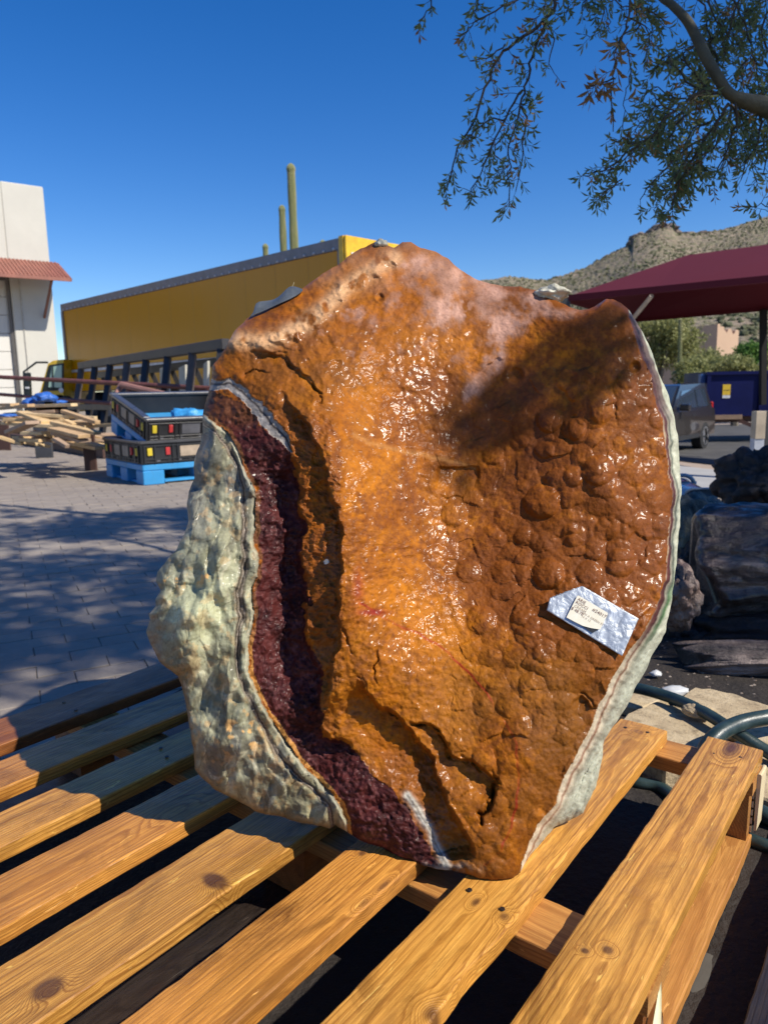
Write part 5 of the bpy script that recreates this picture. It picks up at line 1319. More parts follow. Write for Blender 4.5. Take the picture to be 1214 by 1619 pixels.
    domeb = np.clip(1 - f1b * f1b * 2, 0, 1) * (.3 + ridb)
    right = sm((x - 640) / 160) * sm((y - 480) / 120); low = sm((1230 - y) / 250)
    Y = Y - np.where(main, dome * .0030 * (.25 + right * 1.0) + domeb * .0008, 0)
    for (bx, by, br, bh) in [(868, 665, 21, 1), (907, 678, 19, .9), (860, 712, 15, .8), (856, 793, 29, 1), (866, 907, 26, 1), (945, 744, 26, .9), (907, 753, 17, .7), (718, 813, 22, .6), (740, 903, 20, .6), (937, 646, 34, .7), (830, 850, 18, .5), (905, 846, 20, .6), (960, 835, 20, .5), (985, 700, 18, .5), (930, 905, 20, .5), (795, 905, 20, .5), (780, 720, 16, .5), (990, 600, 16, .8),
                             (820, 700, 14, .5), (980, 890, 24, .6), (760, 980, 24, .5), (830, 985, 22, .5), (690, 880, 20, .4), (910, 620, 16, .5), (860, 1030, 20, .4)]:
        d = np.hypot(x - bx + fbm(x, y, 14, 3, 2) * 3, (y - by) * 1.05) / br
        Y = Y - np.clip(1 - d * d, 0, 1) ** .75 * .0088 * bh * br / 25 + np.exp(-((d - 1.1) / .2) ** 2) * .0006
    for (bx, by, br) in [(815, 593, 11), (898, 598, 12), (1003, 580, 8), (600, 470, 6)]:
        d = np.hypot(x - bx, y - by) / br; Y = Y + np.exp(-d ** 2) * .006 - np.exp(-((d - 1.3) / .35) ** 2) * .0025
    rr = ridged(x, y, 46, 31, 5); r2 = ridged(x, y, 17, 33, 4)
    roughzone = np.where(maroon, 1.25, 0) + np.where(main, .28 + 1.5 * sm((548 - x) / 12) * sm((y - 640) / 40) + .8 * sm((548 - x) / 12) * sm((680 - y) / 40) - .18 * sm((x - 640) / 80) + .75 * sm((520 - y) / 60) * sm((700 - x) / 80) + .6 * sm((y - 1160) / 90) * sm((720 - x) / 30), 0)
    Y = Y - rr * .0040 * roughzone - r2 * .0020 * roughzone
    cr1, cr2, crr = worley(x, y, 8.5, 61); Y = Y + np.where(maroon, (cr1 - .5) * .0030 * (.4 + crr), 0)
    Y = Y + fbm(x, y, 11, 41, 3) * .0010 * np.where(onyx, .4, 1 - .6 * right) + fbm(x, y, 4.5, 44, 2) * .00050 * np.where(onyx, .4, 1) - np.clip(ridged(x * .8, y * 1.4, 19, 46, 3), 0, 1) * .0013 * np.where(onyx, 0, 1 - .8 * right)
    # maroon hollow dips in the middle
    Y = Y + np.where(maroon, .010 * np.exp(-((x - 455) / 26) ** 2) * sm((1150 - y) / 80) * sm((y - 700) / 80), 0)
    # onyx drapery: vertical folds and knobs
    fold = ridged(x * 1.0 + (y - 900) * .12 + 10 * fbm(x, y, 70, 50, 2), y * .30, 58, 51, 2); knob = fbm(x, y, 60, 55, 3)
    Y = Y - np.where(onyx, fold * .0115 + knob * .020 + np.abs(fbm(x, y * .6, 62, 59, 3)) * .020 + ridged(x, y * .6, 26, 57, 3) * .0022, 0)
    fa, fb_, fr_ = worley(x + 6 * fbm(x, y, 20, 211, 3) + .25 * y, y * .55, 34, 71); fc, fd_, fs_ = worley(x, y * .7, 13, 73)
    Y = Y + np.where(onyx, fa * .0075 * (.3 + fr_) + fc * .0022 * (.3 + fs_) + fbm(x, y, 5, 213, 3) * .0006, 0)
    Y = Y - np.where(onyx, .022 * np.exp(-((x - 300) / 55) ** 2 - ((y - 965) / 60) ** 2), 0) - np.where(onyx, .014 * np.exp(-((x - 362) / 22) ** 2 - ((y - 895) / 26) ** 2), 0)
    kx = x + fbm(x, y, 17, 141, 3) * 8; ky = y + fbm(x, y, 17, 143, 3) * 8; kw = np.clip(.75 + 1.3 * fbm(x, y, 22, 145, 3), .05, 1.6)
    dG, _, fG = pdist(kx, ky, GL); Y = Y + np.exp(-(dG / 2.4) ** 2) * .011 * kw * sm(fG / .05)
    dI, _, fI = pdist(kx, ky, IL); Y = Y + np.exp(-(dI / 2.0) ** 2) * .006 * kw
    dR, _, _ = pdist(wx, wy, RV)
    crk = [[(915, 1095), (928, 1100), (938, 1118), (958, 1120)], [(540, 985), (548, 1010), (560, 1040)], [(592, 1000), (600, 1040), (590, 1070), (612, 1100)], [(380, 590), (405, 585), (430, 590)], [(506, 622), (500, 640)], [(560, 1065), (600, 1118), (643, 1143)]]
    for c_ in crk:
        d, _, fk = pdist(kx, ky, c_); Y = Y + np.exp(-(d / 1.5) ** 2) * .005 * kw * sm(fk / .15) * sm((1 - fk) / .15)
    # round the rim away from the camera
    edge = (1 - t)[:, None] * rl[None, :]
    Y = Y + .016 * np.exp(-edge / 5.0) + .009 * np.exp(-edge / 22.0) * np.where(strip, .3, 1)
    # ---- colours: the stone's own minerals, plus sunlit and grazing tones painted in
    n1 = fbm(x, y, 120, 61, 4)[..., None]; n2 = fbm(x, y, 30, 63, 4)[..., None]; n3 = fbm(x, y, 8, 65, 3)[..., None]; n4 = fbm(x, y, 4, 66, 2)[..., None]
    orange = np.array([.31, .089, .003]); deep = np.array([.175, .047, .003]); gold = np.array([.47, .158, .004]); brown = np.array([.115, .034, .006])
    col = orange + (gold - orange) * np.clip(.5 * n1 + .5 * n2 + .25 + .4 * np.exp(-((x - 620) / 75) ** 2 - ((y - 860) / 160) ** 2)[..., None], 0, 1)  # extra gold paints the sun-facing band lighter
    col = col + (deep - col) * np.clip(.35 - .9 * n1 + .8 * n3 + .5 * sm((x - 680) / 110)[..., None], 0, .9)  # right half painted deeper, where the sun only grazes
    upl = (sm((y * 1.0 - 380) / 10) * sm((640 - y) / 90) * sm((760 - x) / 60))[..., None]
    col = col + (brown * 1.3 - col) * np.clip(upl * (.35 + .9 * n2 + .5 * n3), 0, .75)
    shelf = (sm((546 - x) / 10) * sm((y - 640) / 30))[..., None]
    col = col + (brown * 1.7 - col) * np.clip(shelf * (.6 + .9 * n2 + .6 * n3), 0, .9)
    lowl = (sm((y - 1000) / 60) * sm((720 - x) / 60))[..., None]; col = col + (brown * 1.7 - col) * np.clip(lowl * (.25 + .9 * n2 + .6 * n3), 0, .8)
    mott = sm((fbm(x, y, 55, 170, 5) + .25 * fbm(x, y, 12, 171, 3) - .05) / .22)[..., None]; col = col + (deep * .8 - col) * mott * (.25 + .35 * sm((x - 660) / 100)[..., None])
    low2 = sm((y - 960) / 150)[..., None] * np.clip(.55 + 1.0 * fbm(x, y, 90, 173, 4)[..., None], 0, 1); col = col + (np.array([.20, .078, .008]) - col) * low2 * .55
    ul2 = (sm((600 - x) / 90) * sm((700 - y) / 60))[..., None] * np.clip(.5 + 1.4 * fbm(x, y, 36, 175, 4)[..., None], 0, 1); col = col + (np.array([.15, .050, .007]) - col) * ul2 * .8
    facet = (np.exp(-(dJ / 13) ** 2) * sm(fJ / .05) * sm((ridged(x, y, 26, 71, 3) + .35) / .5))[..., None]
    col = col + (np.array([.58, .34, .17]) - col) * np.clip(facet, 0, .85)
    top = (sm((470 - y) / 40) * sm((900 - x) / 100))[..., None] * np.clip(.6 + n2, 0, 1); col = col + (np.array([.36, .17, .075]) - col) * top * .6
    pk = inside(x + fbm(x, y, 40, 81, 4) * 24, y + fbm(x, y, 40, 83, 4) * 24, PINK).astype(float)
    drip = sm((fbm(x * 1.2, y * .62, 26, 85, 3) - .06) / .10) * sm((y - 430) / 40) * sm((800 - x) / 60)
    pk = (pk * (1 - drip)); pk = (pk + np.roll(pk, 3, 0) + np.roll(pk, -3, 0) + np.roll(pk, 3, 1) + np.roll(pk, -3, 1)) / 5; pk = pk[..., None]; extra = (sm((fbm(x, y, 22, 87, 3) - .42) / .06) * sm((620 - y) / 90) * sm((780 - x) / 60) * sm((y - 440) / 30) * sm((x - 480) / 60))[..., None]
    pk = np.clip(pk + extra * .8, 0, 1); pinkc = np.array([.42, .235, .17]) * (1 + .3 * n2) + (np.array([.30, .15, .12]) - .4) * .0
    pinkc = pinkc + (np.array([.26, .13, .085]) - pinkc) * np.clip(.3 + 1.2 * fbm(x, y, 44, 151, 4)[..., None] + .5 * n3, 0, .9); col = col + (pinkc - col) * pk * np.clip(.55 + .9 * n2 + .5 * n3, .05, .9)
    # maroon
    mar = np.array([.070, .0135, .012]); mard = np.array([.022, .0045, .005]); marp = np.array([.15, .048, .045])
    mc = mar + (mard - mar) * np.clip(.4 + .9 * n2 + .6 * n3, 0, 1); mc = mc + (marp - mc) * np.clip(n3 * 1.1 - .12 + n4 * .5, 0, .8)
    mc = mc + (np.array([.10, .035, .012]) - mc) * (sm((690 - y) / 40)[..., None] * .85)
    col = np.where(maroon[..., None], mc, col)
    fringe = (maroon & (dB < 7))[..., None] * (sm((y - 980) / 60) * .75 + .2)[..., None]; col = col + (np.array([.42, .20, .05]) - col) * fringe
    # grey vein
    vc = np.array([.30, .27, .24]) * (1 + .35 * n3) ; vc = vc + (np.array([.03, .022, .02]) - vc) * np.exp(-((sV + 2) / 1.8) ** 2)[..., None]
    col = np.where(vein[..., None], vc, col)
    # onyx
    hue = fbm(x + (y * .25), y * .35, 34, 91, 5)[..., None]
    oc = np.array([.20, .195, .13]) + (np.array([.47, .46, .32]) - np.array([.20, .195, .13])) * np.clip(.45 + 2.0 * hue + .5 * n3, 0, 1)
    strk = (sm((ridged(x + y * .15, y * .5, 40, 94, 4) - .35) / .25))[..., None]; oc = oc + (np.array([.15, .135, .105]) - oc) * strk * .5
    dkb = (sm((fbm(x * 1.3, y * .45, 48, 98, 4) - .12) / .22))[..., None]; oc = oc + (np.array([.13, .13, .115]) - oc) * dkb * .6
    sh2 = (sm((fbm(x * 1.5, y * .5, 30, 96, 4) - .15) / .2))[..., None]; oc = oc + (np.array([.55, .53, .36]) - oc) * sh2 * .45
    gr = np.clip(sm((345 - x + (y - 700) * .02) / 30) * sm((880 - y) / 60) + .9 * sm((fbm(x, y * .6, 55, 93, 3) - .22) / .12), 0, 1)[..., None]; oc = oc + (np.array([.17, .17, .165]) - oc) * gr * .75
    yb = np.exp(-((y - 960) / 70) ** 2 - ((x - 320) / 70) ** 2)[..., None]; oc = oc + (np.array([.66, .68, .44]) - oc) * yb * .7
    oc = oc + (np.array([.36, .31, .17]) - oc) * (sm((y - 1180) / 70) * .55)[..., None] * np.clip(.7 + n2, 0, 1)
    lin = (np.exp(-(ridged(x + y * .1 + 8 * fbm(x, y, 30, 160, 3), y * .42, 26, 161, 2) - .86) ** 2 / .006))[..., None]; oc = oc + (np.array([.64, .60, .44]) - oc) * lin * .7
    lin2 = (np.exp(-(fbm(x * 1.4, y * .5, 40, 163, 4)) ** 2 / .0009))[..., None]; oc = oc + (np.array([.085, .065, .045]) - oc) * lin2 * .55
    oc = oc * np.array([.70, .70, .66])
    spots = (sm((fbm(x, y, 13, 95, 4) - .18) / .10) * np.clip(np.exp(-((y - 914) / 9) ** 2) * sm((352 - x) / 20) * sm((x - 250) / 20) + np.exp(-((x - 352) / 16) ** 2 - ((y - 1150) / 32) ** 2) + np.exp(-((x - 392) / 20) ** 2 - ((y - 1160) / 26) ** 2) + .5 * np.exp(-((x - 268) / 20) ** 2 - ((y - 890) / 30) ** 2) + .25, 0, 1))[..., None]
    oc = oc + (np.array([.62, .36, .13]) - oc) * spots * .9
    rim = sm((8 - edge) / 8)[..., None] * sm((y - 1010) / 20)[..., None]; oc = oc + (np.array([.22, .14, .06]) - oc) * rim * .8
    zeb = np.clip(np.exp(-(dC / (4.6 + 5 * np.exp(-((y - 950) / 70) ** 2) + 2.5 * fbm(x, y, 30, 97, 2))) ** 4) , 0, 1)[..., None]
    zc = np.array([.045, .033, .027]) + (np.array([.27, .22, .17]) - np.array([.045, .033, .027])) * sm((np.sin(sC * 1.25 + 3 * fbm(x, y, 26, 99, 3)) - .15) / .5)[..., None] * .8
    oc = oc + (zc - oc) * zeb * .93
    cl = (np.exp(-((dB - 3) / 2.2) ** 2))[..., None]; oc = oc + (np.array([.42, .40, .30]) - oc) * cl * .6
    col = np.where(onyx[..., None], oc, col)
    # layered strip at right: maroon, cream, grey-green, cream edge
    tt = dQ + 3 * fbm(x, y, 40, 101, 3)
    wS = np.interp(y, [480, 560, 700, 860, 1000, 1150, 1300, 1390], [6, 10, 13, 13, 26, 36, 30, 12]); u = (tt / np.maximum(wS, 1))[..., None]
    pal = [(0, [.40, .30, .19]), (.12, [.12, .035, .03]), (.34, [.06, .02, .024]), (.42, [.34, .30, .22]), (.58, [.16, .17, .13]), (.70, [.10, .11, .085]), (.80, [.42, .43, .32]), (1.0, [.50, .50, .38]), (1.6, [.40, .41, .30])]
    pos = [p[0] for p in pal]; scx = np.stack([np.interp(u[..., 0], pos, [p[1][k] for p in pal]) for k in range(3)], -1)
    lowc = [(0, [.55, .47, .33]), (.18, [.60, .52, .38]), (.28, [.22, .09, .05]), (.36, [.55, .48, .35]), (.55, [.30, .29, .22]), (.8, [.42, .43, .33]), (1.5, [.36, .37, .28])]
    sl = np.stack([np.interp(u[..., 0], [p[0] for p in lowc], [p[1][k] for p in lowc]) for k in range(3)], -1)
    kt = (sm((690 - y) / 60) * sm((1.5 - u[..., 0]) / .3))[..., None]; scx = scx + (np.array([.075, .028, .028]) - scx) * kt * .85
    k_ = sm((y - 980) / 80)[..., None]; scx = scx + (sl - scx) * k_
    gr2 = (np.exp(-((y - 960) / 50) ** 2) * np.exp(-((dQ - 16) / 3.5) ** 2))[..., None]; scx = scx + (np.array([.05, .16, .04]) - scx) * gr2 * .7
    col = np.where(strip[..., None], scx * (1 + .25 * n3), col)
    # veins
    wv = (np.exp(-(dist_ := pdist(wx, wy, FL)[0]) ** 2 / 40))[..., None]; col = col + (np.array([.42, .40, .34]) - col) * np.clip(wv * 1.2, 0, .95) * (~onyx)[..., None]
    dk_ = np.exp(-((dist_ - .5) / 1.2) ** 2)[..., None]; col = col + (np.array([.05, .03, .025]) - col) * dk_ * .6
    bt = (np.exp(-((x - 700) / 45) ** 2 - ((y - 1374) / 9) ** 2))[..., None] * np.clip(.6 + n3, 0, 1); col = col + (np.array([.40, .37, .30]) - col) * bt * .8
    rv = (np.exp(-(dR / 1.7) ** 2) * np.clip(.7 + 1.1 * fbm(x, y, 40, 103, 2), 0, 1))[..., None]; col = col + (np.array([.28, .012, .008]) - col) * rv * .85 * main[..., None]
    rs = (np.exp(-((x - 566) / 9) ** 2 - ((y - 930) / 28) ** 2) * .6 + np.exp(-((x - 590) / 22) ** 2 - ((y - 968) / 5) ** 2))[..., None]; col = col + (np.array([.22, .012, .010]) - col) * np.clip(rs, 0, .8) * main[..., None]
    crest = (np.exp(-(pdist(wx, wy, [(560, 690), (640, 716), (680, 723), (720, 733), (753, 738)])[0] / 3.5) ** 2))[..., None]; col = col + (np.array([.62, .32, .10]) - col) * crest * .28 * main[..., None]
    wspot = ((np.hypot(x - 516, y - 888) < 4) | (np.hypot(x - 402, y - 751) < 2))[..., None]; col = np.where(wspot, np.array([.75, .7, .6]), col)
    col = np.clip(col * (1 + .16 * n4), .004, .9)
    prop = np.stack([np.where(onyx, 1.0, np.where(maroon, .55, np.where(strip, .4, 1.0))) * (1 - .75 * pk[..., 0]), np.where(onyx, .10, np.where(strip & (y > 1100), .10, 0.)), np.where(onyx, .5, np.where(maroon, 1.0, .85)), np.ones_like(x)], -1)
    prop[..., 0] *= 1 - .35 * sm((470 - y) / 40)
    # ---- to 3D (pallet frame), plus the back of the boulder
    def ray3(x, y, Y):
        b = (809.5 - y) / F; dy = math.cos(PITCH) + b * math.sin(PITCH); dz = -math.sin(PITCH) + b * math.cos(PITCH); k = Y / dy
        return np.stack([(x - 607) / F * k, Y, dz * k], -1)
    P = ray3(x, y, Y)
    ctr = ray3(np.array([[cx]]), np.array([[cy]]), tps(CTRL, np.array([[cx]]), np.array([[cy]])))
    rim3 = P[-1]; cen = np.array([0.06, 1.02, -.20])
    back = []; thick = np.interp(ox, [230, 400, 600, 900, 1075], [.10, .18, .26, .24, .16])
    ks = [(.01, .10), (.025, .22), (.05, .36), (.09, .5), (.15, .64), (.24, .78), (.38, .9), (.56, .97), (.76, 1.0), (.92, 1.0)]
    for i, (shr, dep) in enumerate(ks):
        q = rim3 + (cen - rim3) * shr * np.array([1, 0, 1]); n = fbm(ox + i * 40, oy, 60, 111, 3) * .014
        q = q + np.array([0, 1., 0]) * (thick * dep + n * dep)[:, None]
        # the line of sight: what lies deeper must stay behind the rim, so pull it in as it recedes
        scl = 1 - .02 * dep
        q[:, 0] = q[:, 0] * scl; q[:, 2] = q[:, 2] * scl
        back.append(q)
    back = np.array(back)
    bc = cen + np.array([0, .24, 0])
    allP = np.concatenate([ctr.reshape(1, 3), P.reshape(-1, 3), back.reshape(-1, 3), bc.reshape(1, 3)])
    allP[:, 2] = np.maximum(allP[:, 2], -.6195)
    nv = len(allP); Wd = allP @ M.T + CAM
    org = np.array(PP(1.5 * H, 1.0 * H, -.62)); Wd = Wd - org
    bcol = np.array([.30, .24, .15]) * (1 + .4 * fbm(np.tile(ox, (10, 1)) + np.arange(10)[:, None] * 30, np.tile(oy, (10, 1)), 40, 121, 4)[..., None])
    lastc = col[-1]; bcol[:3] = lastc[None] * .6 + bcol[:3] * .4
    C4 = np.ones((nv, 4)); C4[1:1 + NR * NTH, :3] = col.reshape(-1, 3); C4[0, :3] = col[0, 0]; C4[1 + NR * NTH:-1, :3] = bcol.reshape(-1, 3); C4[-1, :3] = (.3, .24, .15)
    P4 = np.ones((nv, 4)); P4[:, :3] = (.3, 0, .8); P4[1:1 + NR * NTH] = prop.reshape(-1, 4)
    rows = NR + len(ks); base = 1 + np.arange(rows * NTH).reshape(rows, NTH); nxt = np.roll(base, -1, 1)
    quads = np.stack([nxt[:-1], nxt[1:], base[1:], base[:-1]], -1)        # rows-1 x NTH x 4
    reg = np.zeros((rows - 1, NTH), int); ro, rm, rs_ = onyx[:-1] & onyx[1:], maroon[:-1] & maroon[1:], strip[:-1] & strip[1:]
    reg[:NR-1][rm] = 1; reg[:NR-1][ro] = 2; reg[:NR-1][rs_] = 3
    reg[NR-1:] = 4
    t0 = np.stack([nxt[0], base[0], np.zeros(NTH, int)], -1); t1 = np.stack([nxt[-1], np.full(NTH, nv - 1), base[-1]], -1)
    # material
    mt = NT('wet_mineral'); a = mt.n('Attribute', attribute_name='col'); p = mt.n('Attribute', attribute_name='prop'); sp = mt.n('SeparateXYZ'); mt.set(sp.inputs[0], p.outputs['Vector'])
    c = mt.coord('Object'); g1 = mt.noise(c, 900, 3, .6); g2 = mt.noise(c, 260, 4, .65); g3 = mt.noise(c, 90, 5, .65); vo = mt.n('TexVoronoi', feature='SMOOTH_F1'); mt.set(vo.inputs['Vector'], c); vo.inputs['Scale'].default_value = 190
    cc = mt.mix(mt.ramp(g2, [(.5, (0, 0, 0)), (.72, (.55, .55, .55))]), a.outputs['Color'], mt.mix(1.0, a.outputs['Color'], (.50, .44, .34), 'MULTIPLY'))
    cc = mt.mix(mt.ramp(g3, [(.52, (0, 0, 0)), (.75, (.45, .45, .45))]), cc, mt.mix(1.0, a.outputs['Color'], (1.35, 1.35, 1.4), 'MULTIPLY'))
    h = mt.math('ADD', mt.math('MULTIPLY', g2, .9), mt.math('ADD', mt.math('MULTIPLY', g3, 1.3), mt.math('SUBTRACT', mt.math('MULTIPLY', g1, .30), mt.math('MULTIPLY', vo.outputs['Distance'], .5))))
    hh = mt.math('MULTIPLY', h, sp.outputs[2])
    bmp = mt.bump(hh, .8, .0013)
    wetn = mt.ramp(mt.noise(c, 14, 4, .6), [(.42, (.04,) * 3), (.66, (.6,) * 3)])
    coat = mt.math('MULTIPLY', sp.outputs[0], wetn, clamp=True)
    mt.P(color=cc, rough=.62, spec=.15, coat=coat, coat_rough=.16, normal=bmp, coat_normal=mt.bump(hh, .5, .0005), sss=sp.outputs[1])
    mt.b.inputs['Subsurface Radius'].default_value = (.006, .007, .004); mt.b.inputs['Subsurface Scale'].default_value = 1.0
    mt.b.inputs['Coat IOR'].default_value = 1.34
    root = empty('onyx_boulder', Vector(org), label='huge wet orange and maroon mineral boulder with a pale onyx edge, standing on the pallet', cat='boulder')
    def part(name, q, tris=None):
        fl = q.reshape(-1, 4); used = np.unique(np.concatenate([fl.ravel()] + ([tris.ravel()] if tris is not None else [])))
        mp = np.full(nv, -1); mp[used] = np.arange(len(used)); me = bpy.data.meshes.new(name)
        loops = mp[fl].ravel(); nf = len(fl); tot = np.full(nf, 4)
        if tris is not None: loops = np.concatenate([loops, mp[tris].ravel()]); tot = np.concatenate([tot, np.full(len(tris), 3)])
        start = np.concatenate([[0], np.cumsum(tot)[:-1]])
        me.vertices.add(len(used)); me.vertices.foreach_set('co', Wd[used].ravel()); me.loops.add(len(loops)); me.loops.foreach_set('vertex_index', loops.astype(np.int32))
        me.polygons.add(len(tot)); me.polygons.foreach_set('loop_start', start.astype(np.int32)); me.polygons.foreach_set('loop_total', tot.astype(np.int32)); me.polygons.foreach_set('use_smooth', np.ones(len(tot), bool))
        me.update(calc_edges=True)
        for nm_, arr in (('col', C4), ('prop', P4)):
            at_ = me.color_attributes.new(nm_, 'FLOAT_COLOR', 'POINT'); at_.data.foreach_set('color', arr[used].astype(np.float32).ravel())
        me.materials.append(mt.m); return link(name, me, None, root)
    part('orange_face', quads[reg == 0], t0); part('maroon_layer', quads[reg == 1]); part('onyx_layer', quads[reg == 2]); part('banded_edge', quads[reg == 3]); part('rear_face', quads[reg == 4], t1)
    # sampled surface for the tapes
    def surf(px, py):
        d = (x - px) ** 2 + (y - py) ** 2; k = np.argmin(d); return Y.ravel()[k]
    return surf
SURF = boulder_main()

# little white knob on top of the boulder behind the notch
_wk = rockmat('white_calcite', [(.3, (.40, .38, .28)), (.7, (.66, .63, .50))], 9, rough=.5, bump=.5)
_k = boulder('calcite_chunk', 'small white stone knob on the top edge of the boulder near the notch', 'stone', atpf(869, 466, SURF(869, 476) + .028), (.030, .03, .014), _wk, 41, sub=4, rough=.3, rot=-.2)
_k2 = boulder('calcite_chunk', 'tiny white stone chip on the topmost point of the boulder', 'stone', atpf(603, 386, SURF(603, 390) + .012), (.012, .015, .008), _wk, 43, sub=3, rough=.3)

# ================================================================== TAPES AND TAG
def tapes():
    t = NT('silver_tape'); c = t.coord('Object'); n1 = t.noise(c, 55, 5, .6, .8); n2 = t.noise(c, 700, 2)
    t.P(color=t.ramp(n1, [(.3, (.30, .33, .36)), (.7, (.50, .54, .58))]), rough=.42, metal=.45, normal=t.bump(t.math('ADD', n1, t.math('MULTIPLY', n2, .05)), .6, .003)); tape = t.m
    # silver strip with the paper tag: polygon in the photograph laid on the face
    quad = [(864, 965), (878, 942), (917, 927), (921, 926), (1009, 978), (983, 1037)]
    Yc = {}
    pts = [(864, 965), (983, 1037), (1009, 978), (921, 926)]
    def Yl(px, py): # plane through the strip, a little proud of the stone
        return Yp[0] + Yp[1] * (px - 930) + Yp[2] * (py - 980)
    S = np.array([[1, px - 930, py - 980] for px, py in [(864 + 119 * a_ + 30 * b_, 965 + 72 * a_ - 58 * b_) for a_ in np.linspace(0.02, .98, 12) for b_ in np.linspace(0.05, .95, 6)]]); 
    v = np.array([SURF(r[1] + 930, r[2] + 980) for r in S]); Yp = np.linalg.lstsq(S, v, rcond=None)[0]; res = v - S @ Yp; Yp[0] += res.min() * .95 - .0015
    a, b, cq, d = [Vector((*p, 0)) for p in [(864, 965), (983, 1037), (1009, 978), (880, 903)]]   # parallelogram; the upper-left corner is cut
    m = MB(); nu, nv_ = 60, 30; g = {}
    o0 = atpf(930, 980, Yl(930, 980))
    rng = random.Random(1)
    for i in range(nu + 1):
        for j in range(nv_ + 1):
            u, w = i / nu, j / nv_; q = a.lerp(b, u).lerp(d.lerp(cq, u), w)
            zz = q.x * .394 - q.y * .0   # cut line (878,942)-(921,926)
            cut = (q.y - (942 + (q.x - 878) * (926 - 942) / (921 - 878)))
            if cut < 0: q.y -= cut
            left = q.x - (864 + (965 - q.y) * (878 - 864) / (965 - 942))
            jag = .8 * mnoise.noise(Vector((q.x * .6, q.y * .6, 0)))
            yy = Yl(q.x, q.y) - .0012 * mnoise.noise(Vector((q.x * .06, q.y * .06, 2))) - .0007 * mnoise.noise(Vector((q.x * .2, q.y * .2, 2)))
            g[i, j] = len(m.v); m.v.append(atpf(q.x + (jag if i in (0, nu) else 0), q.y, yy) - o0)
    for i in range(nu):
        for j in range(nv_): m.f.append((g[i, j], g[i+1, j], g[i+1, j+1], g[i, j+1]))
    tp = m.build('duct_tape', tape, smooth=True, fix=False); tp.location = o0; tag(tp, 'silver duct tape strip stuck on the orange face, holding a paper tag', 'tape')
    md = tp.modifiers.new('thick', 'SOLIDIFY'); md.thickness = .0008
    # black corner beneath the tag, then the tag
    blk = plain('black_label', (.012, .014, .016), .4); paper = NT('cream_paper'); pc = paper.coord('Object'); pn = paper.noise(pc, 120, 3); paper.P(color=paper.mix(pn, (.66, .60, .44), (.78, .74, .62)), rough=.7, spec=.3)
    def lay(pl, off): return [atpf(px, py, Yl(px, py) - off) for px, py in pl]
    corners = [(895, 976), (913, 941.5), (960.5, 970), (948, 995)]
    k = lay([(921, 990), (936.5, 1000.5), (948, 993), (930, 984)], .0016)
    root = MB().prism([p - k[0] for p in k], (0, -.0005, 0)).build('black_label', blk); root.location = k[0]; tag(root, 'black corner of a label peeping out under the paper tag', 'label')
    pg = [(895, 976), (896, 974), (912, 942.5), (914, 941.5), (959.5, 968.5), (960.5, 970.5), (949, 994), (947, 995), (934, 993), (921, 989.5), (908, 983)]
    P = lay(pg, .0028); o1 = P[0]
    card = MB().prism([p - o1 for p in P], Vector((.0001, .0006, 0))).build('paper_tag', paper.m); card.location = o1; tag(card, 'cream paper tag with faint printed lines on the silver tape', 'tag')
    ink = plain('faded_ink', (.16, .07, .05), .8, var=.3); ink2 = plain('pale_ink', (.42, .33, .24), .8)
    A_, B_, D_ = [atpf(px, py, Yl(px, py) - .0034) for px, py in [(913, 941.5), (960.5, 970), (895, 976)]]
    ex = (B_ - A_); wx_ = ex.length; ex.normalize(); ey = -(D_ - A_); hy_ = ey.length; ey = (ey - ex * ey.dot(ex)).normalized(); ez = ex.cross(ey)
    Rm = Matrix((ex, ey, ez)).transposed().to_4x4()
    def txt(s_, u, w, size, mat):
        cu = bpy.data.curves.new('print', 'FONT'); cu.body = s_; cu.size = size; cu.materials.append(mat); cu.resolution_u = 2
        tmp = bpy.data.objects.new('tmp', cu); COL.objects.link(tmp); bpy.context.view_layer.update()
        me = bpy.data.meshes.new_from_object(tmp.evaluated_get(bpy.context.evaluated_depsgraph_get())); bpy.data.objects.remove(tmp)
        o = bpy.data.objects.new('print', me); COL.objects.link(o); o.parent = card
        o.matrix_local = Matrix.Translation(A_ + ex * u * wx_ - ey * w * hy_ - o1) @ Rm
    sz = hy_ * .17
    txt('ARIE', .05, .16, sz, ink); txt('ROCCI', .05, .31, sz, ink); txt('CREAM', .07, .46, sz * .9, ink2); txt('$ 48.70', .03, .61, sz, ink); txt('#24017', .57, .22, sz * 1.1, ink); txt('ON A GREEN ST', .36, .53, sz * .75, ink2); txt('14 X 12', .40, .66, sz * .7, ink2)
    # crumpled grey tape lifting off the upper left slope
    t2 = plain('grey_cloth_tape', (.13, .145, .15), .38, var=.3, scale=30, metal=.3, bump=.5, bscale=300, bdist=.002)
    rowsA = [[(392, 502), (402, 497), (416, 492), (432, 484), (450, 476), (466, 469), (480, 459)], [(400, 497), (403, 488), (414, 484), (428, 480), (444, 472), (462, 460), (479, 457)], [(402, 495), (403, 477), (416, 476), (434, 475), (447, 464), (457, 451), (468, 453)]]
    mm = MB(); base = 1.165; gg = {}
    for j, rw in enumerate(rowsA):
        for i, (px, py) in enumerate(rw):
            gg[i, j] = len(mm.v); mm.v.append(atpf(px, py, SURF(rowsA[0][i][0] + 2, rowsA[0][i][1] + 3) + (-.006, .004, .022)[j] + .003 * (i % 2)))
    o2 = mm.v[0].copy(); mm.v = [v_ - o2 for v_ in mm.v]
    for j in range(2):
        for i in range(6): mm.f.append((gg[i, j], gg[i+1, j], gg[i+1, j+1], gg[i, j+1]))
    ct = mm.build('tape_scrap', t2, fix=False); ct.location = o2; md = ct.modifiers.new('s', 'SUBSURF'); md.levels = md.render_levels = 1; md = ct.modifiers.new('t', 'SOLIDIFY'); md.thickness = .0008
